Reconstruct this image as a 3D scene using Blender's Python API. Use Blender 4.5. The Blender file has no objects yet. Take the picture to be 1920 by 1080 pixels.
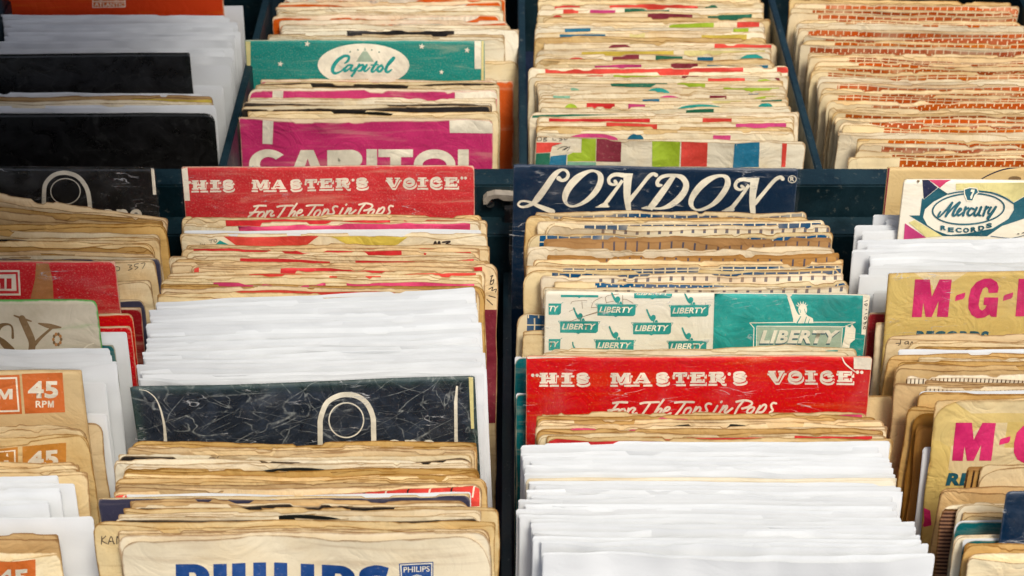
import bpy, bmesh, math, random
import numpy as np
from mathutils import Matrix, Vector

# ------------------------------------------------------------------ camera, light, exposure
PITCH = math.radians(38.0)
F = 2937.0                      # focal length in pixels of the 1920 px wide photograph
CAM = np.array([0.0, 0.0, 0.80])
sc = bpy.context.scene
COL = sc.collection
cam_d = bpy.data.cameras.new('camera')
cam_d.sensor_width = 36.0
cam_d.lens = F / 1920 * 36
cam_d.clip_start = 0.02
cam_d.clip_end = 60
cam_d.dof.use_dof = True
cam_d.dof.focus_distance = 0.86
cam_d.dof.aperture_fstop = 20
cam = bpy.data.objects.new('camera', cam_d)
COL.objects.link(cam)
cam.location = CAM
cam.rotation_euler = (math.pi / 2 - PITCH, 0, 0)
sc.camera = cam

SUN_EL, SUN_AZ = math.radians(60), math.radians(150)     # azimuth measured clockwise from +Y
world = bpy.data.worlds.new('World')
sc.world = world
world.use_nodes = True
wn = world.node_tree
sky = wn.nodes.new('ShaderNodeTexSky')
sky.sky_type = 'NISHITA'
sky.sun_disc = False
sky.sun_elevation = SUN_EL
sky.sun_rotation = SUN_AZ
sky.air_density = 0.8
sky.dust_density = 5.0
sky.ozone_density = 1.0
bg = wn.nodes['Background']
bg.inputs['Strength'].default_value = 0.08
wn.links.new(sky.outputs['Color'], bg.inputs['Color'])
sun_d = bpy.data.lights.new('sun', 'SUN')
sun_d.energy = 1.5
sun_d.angle = math.radians(18)
sun_d.color = (1.0, 0.96, 0.86)
sun = bpy.data.objects.new('sun', sun_d)
COL.objects.link(sun)
sdir = Vector((math.sin(SUN_AZ) * math.cos(SUN_EL), math.cos(SUN_AZ) * math.cos(SUN_EL), math.sin(SUN_EL)))
sun.rotation_euler = sdir.to_track_quat('Z', 'Y').to_euler()
sun.location = (0, 0, 4)
vs = sc.view_settings
vs.view_transform = 'Standard'
vs.look = 'None'
vs.gamma = 1
vs.use_curve_mapping = False
vs.exposure = 0.78
sc.cycles.max_bounces = 8
sc.cycles.transparent_max_bounces = 8

# ------------------------------------------------------------------ node helpers
def srgb(r, g, b):
    def f(c):
        c /= 255.0
        return c / 12.92 if c <= 0.04045 else ((c + 0.055) / 1.055) ** 2.4
    return (f(r), f(g), f(b), 1.0)

class NT:
    def __init__(s, name):
        s.m = bpy.data.materials.new(name)
        s.m.use_nodes = True
        s.t = s.m.node_tree
        s.b = s.t.nodes['Principled BSDF']
        s.out = s.t.nodes['Material Output']
    def n(s, kind, **kw):
        x = s.t.nodes.new('ShaderNode' + kind)
        for k, v in kw.items():
            setattr(x, k, v)
        return x
    def put(s, sock, v):
        if isinstance(v, bpy.types.NodeSocket):
            s.t.links.new(v, sock)
        else:
            sock.default_value = v
    def math(s, op, a, b=0.0, c=0.0, clamp=False):
        x = s.n('Math', operation=op, use_clamp=clamp)
        s.put(x.inputs[0], a); s.put(x.inputs[1], b); s.put(x.inputs[2], c)
        return x.outputs[0]
    def mix(s, f, a, b):
        x = s.n('Mix', data_type='RGBA', clamp_factor=True)
        s.put(x.inputs[0], f); s.put(x.inputs[6], a); s.put(x.inputs[7], b)
        return x.outputs[2]
    def ramp(s, v, lo, hi, a=0.0, b=1.0):
        x = s.n('MapRange', interpolation_type='SMOOTHSTEP')
        s.put(x.inputs[0], v); s.put(x.inputs[1], lo); s.put(x.inputs[2], hi); s.put(x.inputs[3], a); s.put(x.inputs[4], b)
        return x.outputs[0]
    def noise(s, vec, scale, detail=4.0, rough=0.55, dist=0.0):
        x = s.n('TexNoise')
        s.put(x.inputs['Vector'], vec)
        x.inputs['Scale'].default_value = scale
        x.inputs['Detail'].default_value = detail
        x.inputs['Roughness'].default_value = rough
        x.inputs['Distortion'].default_value = dist
        return x.outputs['Fac']
    def bump(s, h, dist, strength=1.0):
        x = s.n('Bump')
        x.inputs['Strength'].default_value = strength
        x.inputs['Distance'].default_value = dist
        s.put(x.inputs['Height'], h)
        s.t.links.new(x.outputs[0], s.b.inputs['Normal'])

MATS = {}
def uv_nodes(g):
    uv = g.n('UVMap', uv_map='UVMap').outputs[0]
    oi = g.n('ObjectInfo')
    rnd = oi.outputs['Random']
    off = g.n('CombineXYZ')
    g.put(off.inputs[0], g.math('MULTIPLY', rnd, 37.3)); g.put(off.inputs[1], g.math('MULTIPLY', rnd, 91.7))
    add = g.n('VectorMath', operation='ADD')
    g.put(add.inputs[0], uv); g.put(add.inputs[1], off.outputs[0])
    sep = g.n('SeparateXYZ')
    g.put(sep.inputs[0], uv)
    return uv, add.outputs[0], sep.outputs[0], sep.outputs[1], rnd

def paper(name, base, stain, edge_col, stain_amt=0.6, edge_w=0.004, edge_amt=0.8, rough=0.8, crease=1.0,
          vary=0.12, pattern=None, coat=0.0, speck=0.10):
    """old or new paper: stains, browned edges, creases; pattern(g, colour, x, y, rnd, vec) prints on it"""
    g = NT(name)
    uv, vec, x, y, rnd = uv_nodes(g)
    n1 = g.noise(vec, 22, 5, 0.6)
    n2 = g.noise(vec, 95, 5, 0.62)
    n3 = g.noise(vec, 900, 2, 0.5)
    st = g.n('Mapping'); g.put(st.inputs[0], vec); st.inputs['Scale'].default_value = (14, 120, 1)
    n4 = g.noise(st.outputs[0], 1.0, 5, 0.6, 0.6)
    tone = g.math('FRACT', g.math('MULTIPLY', rnd, 7.31))
    base = g.mix(g.math('MULTIPLY', tone, stain_amt * 0.9), base, stain)
    col = base
    if pattern:
        col = pattern(g, base, x, y, rnd, vec, n2)
    col = g.mix(g.math('MULTIPLY', g.ramp(n1, 0.42, 0.72), stain_amt), col, stain)
    col = g.mix(g.math('MULTIPLY', g.ramp(n4, 0.52, 0.74), stain_amt * 0.55), col, edge_col)
    if edge_amt > 0:
        e = g.n('Attribute', attribute_name='edge').outputs['Fac']
        e = g.math('ADD', e, g.math('MULTIPLY', g.math('SUBTRACT', n2, 0.5), edge_w * 2.2))
        col = g.mix(g.math('MULTIPLY', g.ramp(e, 0.0, edge_w, 1.0, 0.0), edge_amt), col, edge_col)
    col = g.mix(g.ramp(n3, 0.5, 0.85, 0, speck), col, edge_col)
    hsv = g.n('HueSaturation')
    g.put(hsv.inputs['Value'], g.math('MULTIPLY_ADD', rnd, vary * 2, 1.0 - vary * 1.2))
    g.put(hsv.inputs['Saturation'], g.math('MULTIPLY_ADD', g.math('FRACT', g.math('MULTIPLY', rnd, 17.0)), 0.2, 0.98))
    g.put(hsv.inputs['Color'], col)
    g.put(g.b.inputs['Base Color'], hsv.outputs[0])
    g.b.inputs['Roughness'].default_value = rough
    g.b.inputs['Specular IOR Level'].default_value = 0.25
    if coat:
        g.b.inputs['Coat Weight'].default_value = coat
        g.b.inputs['Coat Roughness'].default_value = 0.2
    cr = g.noise(vec, 38, 3, 0.5, 1.6)
    rid = g.math('ABSOLUTE', g.math('SUBTRACT', cr, 0.5))
    h = g.math('ADD', g.math('MULTIPLY', rid, 1.6), g.math('MULTIPLY', n2, 0.3))
    g.bump(h, 0.0022 * crease, 0.8)
    MATS[name] = g.m
    return g.m

def ink(name, col, wear=0.25, worn_col=(0.72, 0.6, 0.4, 1), rough=0.55, vary=0.18, coat=0.0, speck=500):
    """printed ink with rubbed specks where the paper shows"""
    g = NT(name)
    uv, vec, x, y, rnd = uv_nodes(g)
    n1 = g.noise(vec, 30, 5, 0.65)
    n2 = g.noise(vec, speck, 4, 0.7)
    dark = tuple(c * (1 - vary) for c in col[:3]) + (1,)
    lite = tuple(min(1, c * (1 + vary) + 0.02) for c in col[:3]) + (1,)
    c = g.mix(g.ramp(n1, 0.35, 0.65), dark, lite)
    w = g.math('MULTIPLY', g.ramp(n2, 0.56, 0.74), g.ramp(n1, 0.4, 0.7, 0.25, 1.0))
    c = g.mix(g.math('MULTIPLY', w, wear), c, worn_col)
    g.put(g.b.inputs['Base Color'], c)
    g.b.inputs['Roughness'].default_value = rough
    g.b.inputs['Specular IOR Level'].default_value = 0.3
    if coat:
        g.b.inputs['Coat Weight'].default_value = coat
        g.b.inputs['Coat Roughness'].default_value = 0.25
    cr = g.noise(vec, 38, 3, 0.5, 1.6)
    g.bump(g.math('ABSOLUTE', g.math('SUBTRACT', cr, 0.5)), 0.0022, 0.7)
    MATS[name] = g.m
    return g.m

# print patterns ----------------------------------------------------
def line_mask(g, v, period, width, shift=0.0):
    fr = g.math('FRACT', g.math('ADD', g.math('DIVIDE', v, period), shift))
    return g.math('LESS_THAN', fr, width / period)

def band(g, y, lo, hi):
    return g.math('MULTIPLY', g.math('GREATER_THAN', y, lo), g.math('LESS_THAN', y, hi))

def pat_tiles(tile, px, py, lw, lo_x=0.007, top=0.0022):
    def f(g, base, x, y, rnd, vec, n2):
        wob = g.math('MULTIPLY', g.math('SUBTRACT', n2, 0.5), 0.0012)
        xs = g.math('MULTIPLY', g.math('ADD', x, wob), g.math('MULTIPLY_ADD', g.math('FRACT', g.math('MULTIPLY', rnd, 13.7)), 0.3, 0.85))
        y = g.math('ADD', y, g.math('MULTIPLY', g.math('FRACT', g.math('MULTIPLY', rnd, 5.3)), py))
        row = g.math('FLOOR', g.math('DIVIDE', y, py))
        lines = g.math('MAXIMUM', line_mask(g, g.math('ADD', xs, g.math('MULTIPLY', row, px * 0.37)), px, lw), line_mask(g, y, py, lw * 0.9, 0.55))
        edge = g.n('Attribute', attribute_name='edge').outputs['Fac']
        m = g.math('MULTIPLY', g.math('SUBTRACT', 1.0, lines), g.math('GREATER_THAN', g.math('ADD', edge, wob), top))
        m = g.math('MULTIPLY', m, g.math('GREATER_THAN', x, g.math('MULTIPLY_ADD', rnd, 0.03, lo_x)))
        fade = g.math('MULTIPLY', g.ramp(n2, 0.6, 0.8, 1.0, 0.6), g.ramp(g.noise(vec, 26, 3), 0.34, 0.50, 0.6, 1.0))
        tcol = g.mix(g.math('FRACT', g.math('MULTIPLY', rnd, 29.0)), tile, tuple(c * 0.62 for c in tile[:3]) + (1,))
        return g.mix(g.math('MULTIPLY', m, fade), base, tcol)
    return f

def pat_ticks(tick, px, tw, rows):
    def f(g, base, x, y, rnd, vec, n2):
        wob = g.math('MULTIPLY', g.math('SUBTRACT', n2, 0.5), 0.001)
        m = line_mask(g, g.math('ADD', x, wob), px, tw)
        b = None
        for lo, hi in rows:
            k = band(g, y, lo, hi)
            b = k if b is None else g.math('MAXIMUM', b, k)
        m = g.math('MULTIPLY', m, b)
        m = g.math('MULTIPLY', m, g.math('GREATER_THAN', x, 0.028))
        return g.mix(g.math('MULTIPLY', m, 0.85), base, tick)
    return f

def pat_lines(colr, px, tw, vertical=True, start=0.0015):
    def f(g, base, x, y, rnd, vec, n2):
        m = line_mask(g, x if vertical else y, px, tw)
        m = g.math('MULTIPLY', m, g.math('GREATER_THAN', y, start))
        return g.mix(m, base, colr)
    return f

def pat_facets(a, b):
    """pale faceted diamonds printed on a yellow ground"""
    def f(g, base, x, y, rnd, vec, n2):
        mp = g.n('Mapping'); g.put(mp.inputs[0], vec); mp.inputs['Scale'].default_value = (26, 34, 1)
        v = g.n('TexVoronoi', feature='F1', distance='MANHATTAN'); g.put(v.inputs['Vector'], mp.outputs[0]); v.inputs['Scale'].default_value = 1.0
        sep = g.n('SeparateXYZ'); g.put(sep.inputs[0], v.outputs['Color'])
        return g.mix(g.ramp(sep.outputs[0], 0.3, 0.75, 0.0, 0.75), a, b)
    return f

CREAM = (0.86, 0.735, 0.48, 1)
PALE = (0.86, 0.79, 0.61, 1)
TAN = (0.62, 0.40, 0.17, 1)
KRAFT = (0.44, 0.23, 0.08, 1)
BROWN = (0.27, 0.125, 0.036, 1)
WHITE = (0.755, 0.775, 0.78, 1)
DUST = (0.75, 0.6, 0.4, 1)
paper('white_paper', WHITE, (0.73, 0.75, 0.755, 1), (0.62, 0.63, 0.64, 1), 0.12, 0.0012, 0.12, 0.75, 0.10, 0.05)
paper('cream_paper', CREAM, (0.70, 0.48, 0.22, 1), BROWN, 0.7, 0.0010, 0.8, 0.8, 0.6, 0.12, speck=0.16)
paper('pale_paper', PALE, (0.74, 0.57, 0.31, 1), (0.36, 0.20, 0.07, 1), 0.6, 0.0009, 0.75, 0.8, 0.6, 0.09, speck=0.16)
paper('tan_paper', (0.68, 0.49, 0.24, 1), (0.52, 0.31, 0.12, 1), (0.20, 0.09, 0.025, 1), 0.7, 0.0011, 0.8, 0.8, 0.6, 0.13, speck=0.16)
paper('kraft_paper', (0.50, 0.28, 0.105, 1), KRAFT, BROWN, 0.6, 0.002, 0.5, 0.8, 0.42)
paper('blue_tile_paper', CREAM, (0.70, 0.48, 0.22, 1), BROWN, 0.22, 0.0011, 0.45, 0.8, 0.42, pattern=pat_tiles((0.010, 0.105, 0.24, 1), 0.0063, 0.0085, 0.0008, 0.002, 0.0006))
paper('blue_tick_paper', PALE, TAN, BROWN, 0.4, 0.0015, 0.5, 0.8, 0.42, pattern=pat_ticks((0.03, 0.05, 0.11, 1), 0.0066, 0.0017, [(0.0008, 0.0038), (0.0062, 0.0094)]))
paper('kraft_tick_paper', (0.50, 0.285, 0.11, 1), KRAFT, BROWN, 0.5, 0.0015, 0.5, 0.8, 0.42, pattern=pat_ticks((0.03, 0.06, 0.12, 1), 0.0066, 0.0011, [(0.0012, 0.0115)]))
paper('orange_brick_paper', CREAM, (0.72, 0.52, 0.27, 1), BROWN, 0.25, 0.0010, 0.45, 0.8, 0.42, pattern=pat_tiles((0.58, 0.090, 0.005, 1), 0.0066, 0.0070, 0.0008, 0.006, 0.0006))
paper('fine_stripe_paper', PALE, TAN, BROWN, 0.4, 0.0015, 0.5, 0.8, 0.42, pattern=pat_lines((0.05, 0.03, 0.02, 1), 0.0021, 0.0006))
paper('kraft_stripe_paper', (0.52, 0.30, 0.10, 1), KRAFT, BROWN, 0.4, 0.0015, 0.5, 0.8, 0.42, pattern=pat_lines((0.04, 0.016, 0.006, 1), 0.0030, 0.0010))
paper('brown_ruled_paper', (0.26, 0.15, 0.10, 1), BROWN, (0.2, 0.1, 0.03, 1), 0.3, 0.0015, 0.5, pattern=pat_lines((0.045, 0.02, 0.015, 1), 0.0021, 0.0011, False))
paper('yellow_facet_paper', (0.66, 0.53, 0.18, 1), TAN, BROWN, 0.25, 0.0018, 0.45, 0.6, 0.7, 0.03, pattern=pat_facets((0.66, 0.51, 0.20, 1), (0.74, 0.63, 0.41, 1)))
paper('philips_paper', (0.82, 0.74, 0.56, 1), (0.72, 0.58, 0.36, 1), BROWN, 0.6, 0.0014, 0.7, 0.8, 0.35, 0.02)
paper('card_paper', (0.70, 0.54, 0.30, 1), (0.60, 0.42, 0.20, 1), BROWN, 0.5, 0.0014, 0.4, 0.5, 0.4, 0.03)
paper('ivory_paper', (0.85, 0.81, 0.69, 1), (0.78, 0.70, 0.52, 1), (0.55, 0.4, 0.2, 1), 0.4, 0.0008, 0.4, 0.5, 0.3, 0.02)
paper('red_paper', (0.62, 0.030, 0.036, 1), (0.50, 0.014, 0.020, 1), DUST, 0.5, 0.0007, 0.6, 0.5, 0.5, 0.03, speck=0.35)
paper('deep_red_paper', (0.30, 0.010, 0.016, 1), (0.22, 0.007, 0.012, 1), DUST, 0.5, 0.0008, 0.5, 0.5, 0.6, 0.05)
paper('magenta_paper', (0.58, 0.05, 0.165, 1), (0.48, 0.035, 0.13, 1), DUST, 0.5, 0.0010, 0.6, 0.6, 0.7, 0.03)
paper('teal_paper', (0.008, 0.25, 0.20, 1), (0.006, 0.19, 0.155, 1), DUST, 0.6, 0.0008, 0.5, 0.5, 0.5, 0.03, speck=0.25)
paper('dark_teal_paper', (0.008, 0.13, 0.14, 1), (0.005, 0.09, 0.10, 1), DUST, 0.4, 0.0007, 0.5, 0.5, 0.5, 0.05)
paper('navy_paper', (0.0035, 0.020, 0.050, 1), (0.003, 0.015, 0.04, 1), (0.10, 0.13, 0.18, 1), 0.5, 0.0008, 0.5, 0.35, 0.3, 0.03)
paper('slate_paper', (0.05, 0.05, 0.082, 1), (0.035, 0.035, 0.058, 1), (0.25, 0.22, 0.22, 1), 0.5, 0.0008, 0.5, 0.5, 0.5, 0.03)
paper('black_paper', (0.014, 0.012, 0.012, 1), (0.022, 0.019, 0.015, 1), (0.40, 0.29, 0.18, 1), 0.5, 0.0009, 0.6, 0.5, 0.6, 0.03)
paper('orange_paper', (0.68, 0.12, 0.02, 1), (0.62, 0.10, 0.02, 1), DUST, 0.4, 0.0012, 0.7, 0.65, 0.7, 0.05)
paper('red_orange_paper', (0.60, 0.060, 0.018, 1), (0.52, 0.045, 0.014, 1), DUST, 0.4, 0.0012, 0.7, 0.65, 0.5, 0.03)
paper('green_edge_paper', (0.64, 0.58, 0.46, 1), (0.42, 0.36, 0.26, 1), (0.07, 0.30, 0.06, 1), 0.8, 0.0013, 0.9, 0.5, 0.5, 0.03)

def black_gloss(name, col, scratch):
    g = NT(name)
    uv, vec, x, y, rnd = uv_nodes(g)
    n1 = g.noise(vec, 60, 6, 0.7, 0.8)
    c = g.mix(g.ramp(n1, 0.42, 0.7), col, tuple(k * (2.2 if scratch > 0.5 else 1.4) for k in col[:3]) + (1,))
    if scratch:
        tot = None
        for k, (sx, sy, rot, w, amt) in enumerate(((9, 40, 0.42, 0.008, 0.9), (10, 44, -0.5, 0.007, 0.8), (30, 24, 1.2, 0.007, 0.7), (3, 120, 0.02, 0.006, 0.6), (22, 70, 0.75, 0.006, 0.75), (24, 80, -0.9, 0.006, 0.7), (16, 60, 0.2, 0.006, 0.7))):
            m0 = g.n('Mapping'); g.put(m0.inputs[0], vec); m0.inputs['Rotation'].default_value = (0, 0, rot)
            mp = g.n('Mapping'); g.put(mp.inputs[0], m0.outputs[0]); mp.inputs['Scale'].default_value = (sx, sy, 1); mp.inputs['Location'].default_value = (k * 3.1, k * 1.7, 0)
            n = g.noise(mp.outputs[0], 1.0, 2.5, 0.45, 0.8)
            l = g.ramp(g.math('ABSOLUTE', g.math('SUBTRACT', n, 0.5)), 0.0, w, amt, 0.0)
            gate = g.ramp(g.noise(vec, 38 + sx, 3, 0.6), 0.42, 0.56)
            l = g.math('MULTIPLY', l, gate)
            tot = l if tot is None else g.math('MAXIMUM', tot, l)
        brk = g.ramp(g.noise(vec, 420, 4, 0.7), 0.38, 0.6, 0.3, 1.0)
        c = g.mix(g.math('MULTIPLY', g.math('MULTIPLY', tot, brk), scratch), c, (0.50, 0.52, 0.47, 1))
        e = g.n('Attribute', attribute_name='edge').outputs['Fac']
        c = g.mix(g.math('MULTIPLY', g.ramp(g.math('ADD', e, g.math('MULTIPLY', g.noise(vec, 160, 4), 0.006)), 0.002, 0.010, 0.5, 0.0), scratch), c, (0.05, 0.12, 0.08, 1))
    g.put(g.b.inputs['Base Color'], c)
    g.put(g.b.inputs['Roughness'], g.ramp(n1, 0.3, 0.7, 0.22, 0.5))
    g.b.inputs['Coat Weight'].default_value = 0.15
    g.bump(g.noise(vec, 60, 4, 0.6, 1.0), 0.001, 0.5)
    MATS[name] = g.m
black_gloss('cracked_black', (0.014, 0.020, 0.030, 1), 0.66)
black_gloss('gloss_black', (0.006, 0.0055, 0.005, 1), 0.06)

INKC = dict(cream=(0.80, 0.73, 0.56, 1), red=(0.60, 0.020, 0.022, 1), magenta=(0.56, 0.045, 0.19, 1), orange=(0.56, 0.125, 0.014, 1),
            teal=(0.006, 0.30, 0.26, 1), dteal=(0.006, 0.095, 0.13, 1), blue=(0.006, 0.055, 0.22, 1), navy=(0.010, 0.014, 0.055, 1), green=(0.33, 0.46, 0.02, 1),
            maroon=(0.20, 0.015, 0.03, 1), coral=(0.68, 0.055, 0.035, 1), sea=(0.005, 0.14, 0.24, 1), yellow=(0.58, 0.44, 0.06, 1), mint=(0.22, 0.45, 0.30, 1),
            black=(0.012, 0.010, 0.010, 1), white=(0.80, 0.80, 0.79, 1), purple=(0.06, 0.015, 0.13, 1), amber=(0.50, 0.20, 0.02, 1), lemon=(0.66, 0.58, 0.24, 1),
            pink=(0.66, 0.05, 0.15, 1), brown=(0.20, 0.12, 0.05, 1), gold=(0.45, 0.20, 0.06, 1), sage=(0.33, 0.42, 0.30, 1), forest=(0.01, 0.13, 0.07, 1), steel=(0.10, 0.14, 0.20, 1))
for k, v in INKC.items():
    if k in ('cream', 'white', 'lemon'):
        ink(k + '_ink', v, 0.15, (0.55, 0.42, 0.25, 1))
    else:
        ink(k + '_ink', v, 0.35)
ink('deep_rose_ink', (0.60, 0.014, 0.13, 1), 0.25, (0.7, 0.3, 0.3, 1))
g_ = NT('pencil_ink'); g_.b.inputs['Base Color'].default_value = (0.03, 0.02, 0.02, 1); g_.b.inputs['Roughness'].default_value = 0.6; MATS['pencil_ink'] = g_.m

def clear_film():
    """clear plastic cover: mostly transparent, with a dull sheen, dust and fine scratches"""
    g = NT('clear_plastic')
    uv, vec, x, y, rnd = uv_nodes(g)
    g.t.nodes.remove(g.b)
    tr = g.n('BsdfTransparent'); tr.inputs[0].default_value = (0.97, 0.97, 0.97, 1)
    gl = g.n('BsdfGlossy'); gl.inputs['Roughness'].default_value = 0.22; gl.inputs[0].default_value = (1, 1, 1, 1)
    df = g.n('BsdfDiffuse'); df.inputs[0].default_value = (0.75, 0.75, 0.74, 1)
    b = g.n('Bump'); b.inputs['Distance'].default_value = 0.002; b.inputs['Strength'].default_value = 0.6
    g.put(b.inputs['Height'], g.noise(vec, 45, 3, 0.5, 1.0))
    g.t.links.new(b.outputs[0], gl.inputs['Normal'])
    lw = g.n('LayerWeight'); lw.inputs['Blend'].default_value = 0.5
    g.t.links.new(b.outputs[0], lw.inputs['Normal'])
    fr = g.math('MULTIPLY_ADD', g.math('POWER', lw.outputs['Facing'], 4.0), 0.35, 0.03)
    m1 = g.n('MixShader'); g.put(m1.inputs[0], fr); g.t.links.new(tr.outputs[0], m1.inputs[1]); g.t.links.new(gl.outputs[0], m1.inputs[2])
    mp = g.n('Mapping'); g.put(mp.inputs[0], vec); mp.inputs['Rotation'].default_value = (0, 0, 0.4); mp.inputs['Scale'].default_value = (30, 160, 1)
    s1 = g.ramp(g.math('ABSOLUTE', g.math('SUBTRACT', g.noise(mp.outputs[0], 1, 3, 0.5, 0.6), 0.5)), 0, 0.012, 0.5, 0)
    s1 = g.math('MULTIPLY', s1, g.ramp(g.noise(vec, 50, 3), 0.5, 0.65))
    dust = g.math('ADD', g.ramp(g.noise(vec, 35, 5, 0.6), 0.5, 0.8, 0.0, 0.07), g.ramp(g.noise(vec, 1100, 2), 0.62, 0.8, 0, 0.30))
    m2 = g.n('MixShader'); g.put(m2.inputs[0], g.math('MAXIMUM', s1, dust)); g.t.links.new(m1.outputs[0], m2.inputs[1]); g.t.links.new(df.outputs[0], m2.inputs[2])
    g.t.links.new(m2.outputs[0], g.out.inputs['Surface'])
    MATS['clear_plastic'] = g.m
clear_film()

def paint(name, col, worn, amt):
    g = NT(name)
    tc = g.n('TexCoord').outputs['Object']
    n1 = g.noise(tc, 26, 6, 0.65, 0.4)
    n2 = g.noise(tc, 210, 5, 0.7)
    c = g.mix(g.ramp(n1, 0.35, 0.7), col, tuple(k * 1.9 for k in col[:3]) + (1,))
    c = g.mix(g.math('MULTIPLY', g.ramp(n2, 0.60, 0.72), amt), c, worn)
    g.put(g.b.inputs['Base Color'], c)
    g.put(g.b.inputs['Roughness'], g.ramp(n1, 0.3, 0.7, 0.3, 0.6))
    g.bump(g.noise(tc, 90, 5, 0.6), 0.0012, 0.5)
    MATS[name] = g.m
paint('teal_paint', (0.0016, 0.0125, 0.018, 1), (0.22, 0.23, 0.19, 1), 0.4)
paint('navy_paint', (0.003, 0.007, 0.022, 1), (0.05, 0.07, 0.09, 1), 0.3)
paint('black_steel', (0.012, 0.012, 0.014, 1), (0.45, 0.42, 0.38, 1), 0.25)
paint('chipped_paint', (0.24, 0.21, 0.17, 1), (0.06, 0.05, 0.04, 1), 1.0)
paint('table_wood', (0.10, 0.06, 0.03, 1), (0.25, 0.17, 0.1, 1), 0.4)
paint('blocker_dark', (0.03, 0.035, 0.03, 1), (0.05, 0.05, 0.05, 1), 0.3)
g_ = NT('screw_steel'); g_.b.inputs['Base Color'].default_value = (0.35, 0.32, 0.28, 1); g_.b.inputs['Metallic'].default_value = 1.0; g_.b.inputs['Roughness'].default_value = 0.35; MATS['screw_steel'] = g_.m

# ------------------------------------------------------------------ tagging
def tag(o, label=None, cat=None, group=None, kind=None):
    if label: o['label'] = label
    if cat: o['category'] = cat
    if group: o['group'] = group
    if kind: o['kind'] = kind
    return o

def mesh_obj(name, verts, faces, mats, midx=None, parent=None, smooth=True, uvs=None, edge=None):
    me = bpy.data.meshes.new(name)
    me.from_pydata([tuple(v) for v in verts], [], faces)
    for m in mats:
        me.materials.append(MATS[m])
    if midx is not None:
        me.polygons.foreach_set('material_index', np.asarray(midx, dtype=np.int32))
    me.polygons.foreach_set('use_smooth', np.full(len(me.polygons), smooth))
    if uvs is not None:
        lay = me.uv_layers.new(name='UVMap')
        li = np.empty(len(me.loops), dtype=np.int32)
        me.loops.foreach_get('vertex_index', li)
        lay.data.foreach_set('uv', np.asarray(uvs, dtype=np.float32)[li].ravel())
    if edge is not None:
        at = me.attributes.new('edge', 'FLOAT', 'POINT')
        at.data.foreach_set('value', np.asarray(edge, dtype=np.float32))
    me.update()
    o = bpy.data.objects.new(name, me)
    COL.objects.link(o)
    if parent is not None:
        o.parent = parent
    return o

def box_data(boxes):
    V, Fc = [], []
    for (x0, y0, z0, x1, y1, z1) in boxes:
        b = len(V)
        V += [(x0, y0, z0), (x1, y0, z0), (x1, y1, z0), (x0, y1, z0), (x0, y0, z1), (x1, y0, z1), (x1, y1, z1), (x0, y1, z1)]
        Fc += [[b + i for i in q] for q in ((0, 3, 2, 1), (4, 5, 6, 7), (0, 1, 5, 4), (1, 2, 6, 5), (2, 3, 7, 6), (3, 0, 4, 7))]
    return V, Fc

def box(name, b, mat, parent=None, bev=0.0012):
    V, Fc = box_data([b])
    bm = bmesh.new()
    vs_ = [bm.verts.new(v) for v in V]
    for f in Fc:
        bm.faces.new([vs_[i] for i in f])
    bmesh.ops.bevel(bm, geom=bm.edges[:], offset=bev, segments=2, affect='EDGES')
    me = bpy.data.meshes.new(name)
    bm.to_mesh(me); bm.free()
    me.materials.append(MATS[mat])
    o = bpy.data.objects.new(name, me)
    COL.objects.link(o)
    if parent: o.parent = parent
    return o

# ------------------------------------------------------------------ crates and table
H_TOP = {'front': 0.535, 'rear': 0.589}          # sleeve tops, metres below the camera
FLOOR = {'front': 0.712, 'rear': 0.764}
ZC = CAM[2]
box('stall_table', (-0.75, 0.25, -0.03, 0.75, 1.45, 0.0), 'table_wood', None, 0.003)
tag(bpy.data.objects['stall_table'], 'wooden stall table under both record crates', 'table')

# unseen awning added only to shade the far left records
V_, F_ = box_data([(-2.4, 0.36, 0.74, -0.07, 2.4, 0.75)])
tag(mesh_obj('shade_blocker', V_, F_, ['blocker_dark'], None, None, False), 'added unseen awning shading the far left records', 'blocker')

def crate(name, label, X0, X1, Y0, Y1, h_wall_front, h_wall_back, h_div, divs, floor_h, th):
    e = bpy.data.objects.new(name, None)
    COL.objects.link(e)
    e.location = (0, 0, 0)
    tag(e, label, 'record crate', 'record crates on the stall')
    box('crate_floor', (X0, Y0, ZC - floor_h - 0.01, X1, Y1, ZC - floor_h - 0.002), 'navy_paint', e)
    box('front_wall', (X0, Y0 - th, 0.001, X1, Y0, ZC - h_wall_front), 'teal_paint', e)
    box('back_wall', (X0, Y1, 0.001, X1, Y1 + th, ZC - h_wall_back), 'teal_paint', e)
    for x in (X0, X1):
        s = -1 if x < 0 else 1
        a, b = sorted((x, x + s * th))
        box('side_wall', (a, Y0 - th, 0.001, b, Y1 + th, ZC - h_wall_front - 0.003), 'teal_paint', e)
    for x in divs:
        box('divider', (x - 0.0027, Y0 + 0.0005, ZC - floor_h, x + 0.0027, Y1 - 0.0005, ZC - h_div), 'teal_paint', e, 0.0008)
    return e
crate('record_crate', 'dark teal wooden crate of four compartments holding the nearer records', -0.42, 0.42, 0.40, 0.835, 0.615, 0.608, 0.638, (-0.208, -0.003, 0.203), FLOOR['front'], 0.0215)
rear = crate('record_crate', 'dark teal wooden crate with black latch holding the farther records', -0.40, 0.406, 0.8800, 1.36, 0.585, 0.60, 0.587, (-0.196, 0.0075, 0.207), FLOOR['rear'], 0.0208)

# latch and screw on the front face of the rear crate (Y = 0.8592)
YF = 0.8800 - 0.0208
def on_face(px, py):
    d = ray(px, py)
    s = (YF - CAM[1]) / d[1]
    P = CAM + s * d
    return P[0], P[2]
def ray(px, py):
    vx, vy = (px - 960) / F, (540 - py) / F
    sp, cp = math.sin(PITCH), math.cos(PITCH)
    return np.array([vx, vy * sp + cp, vy * cp - sp])

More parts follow.
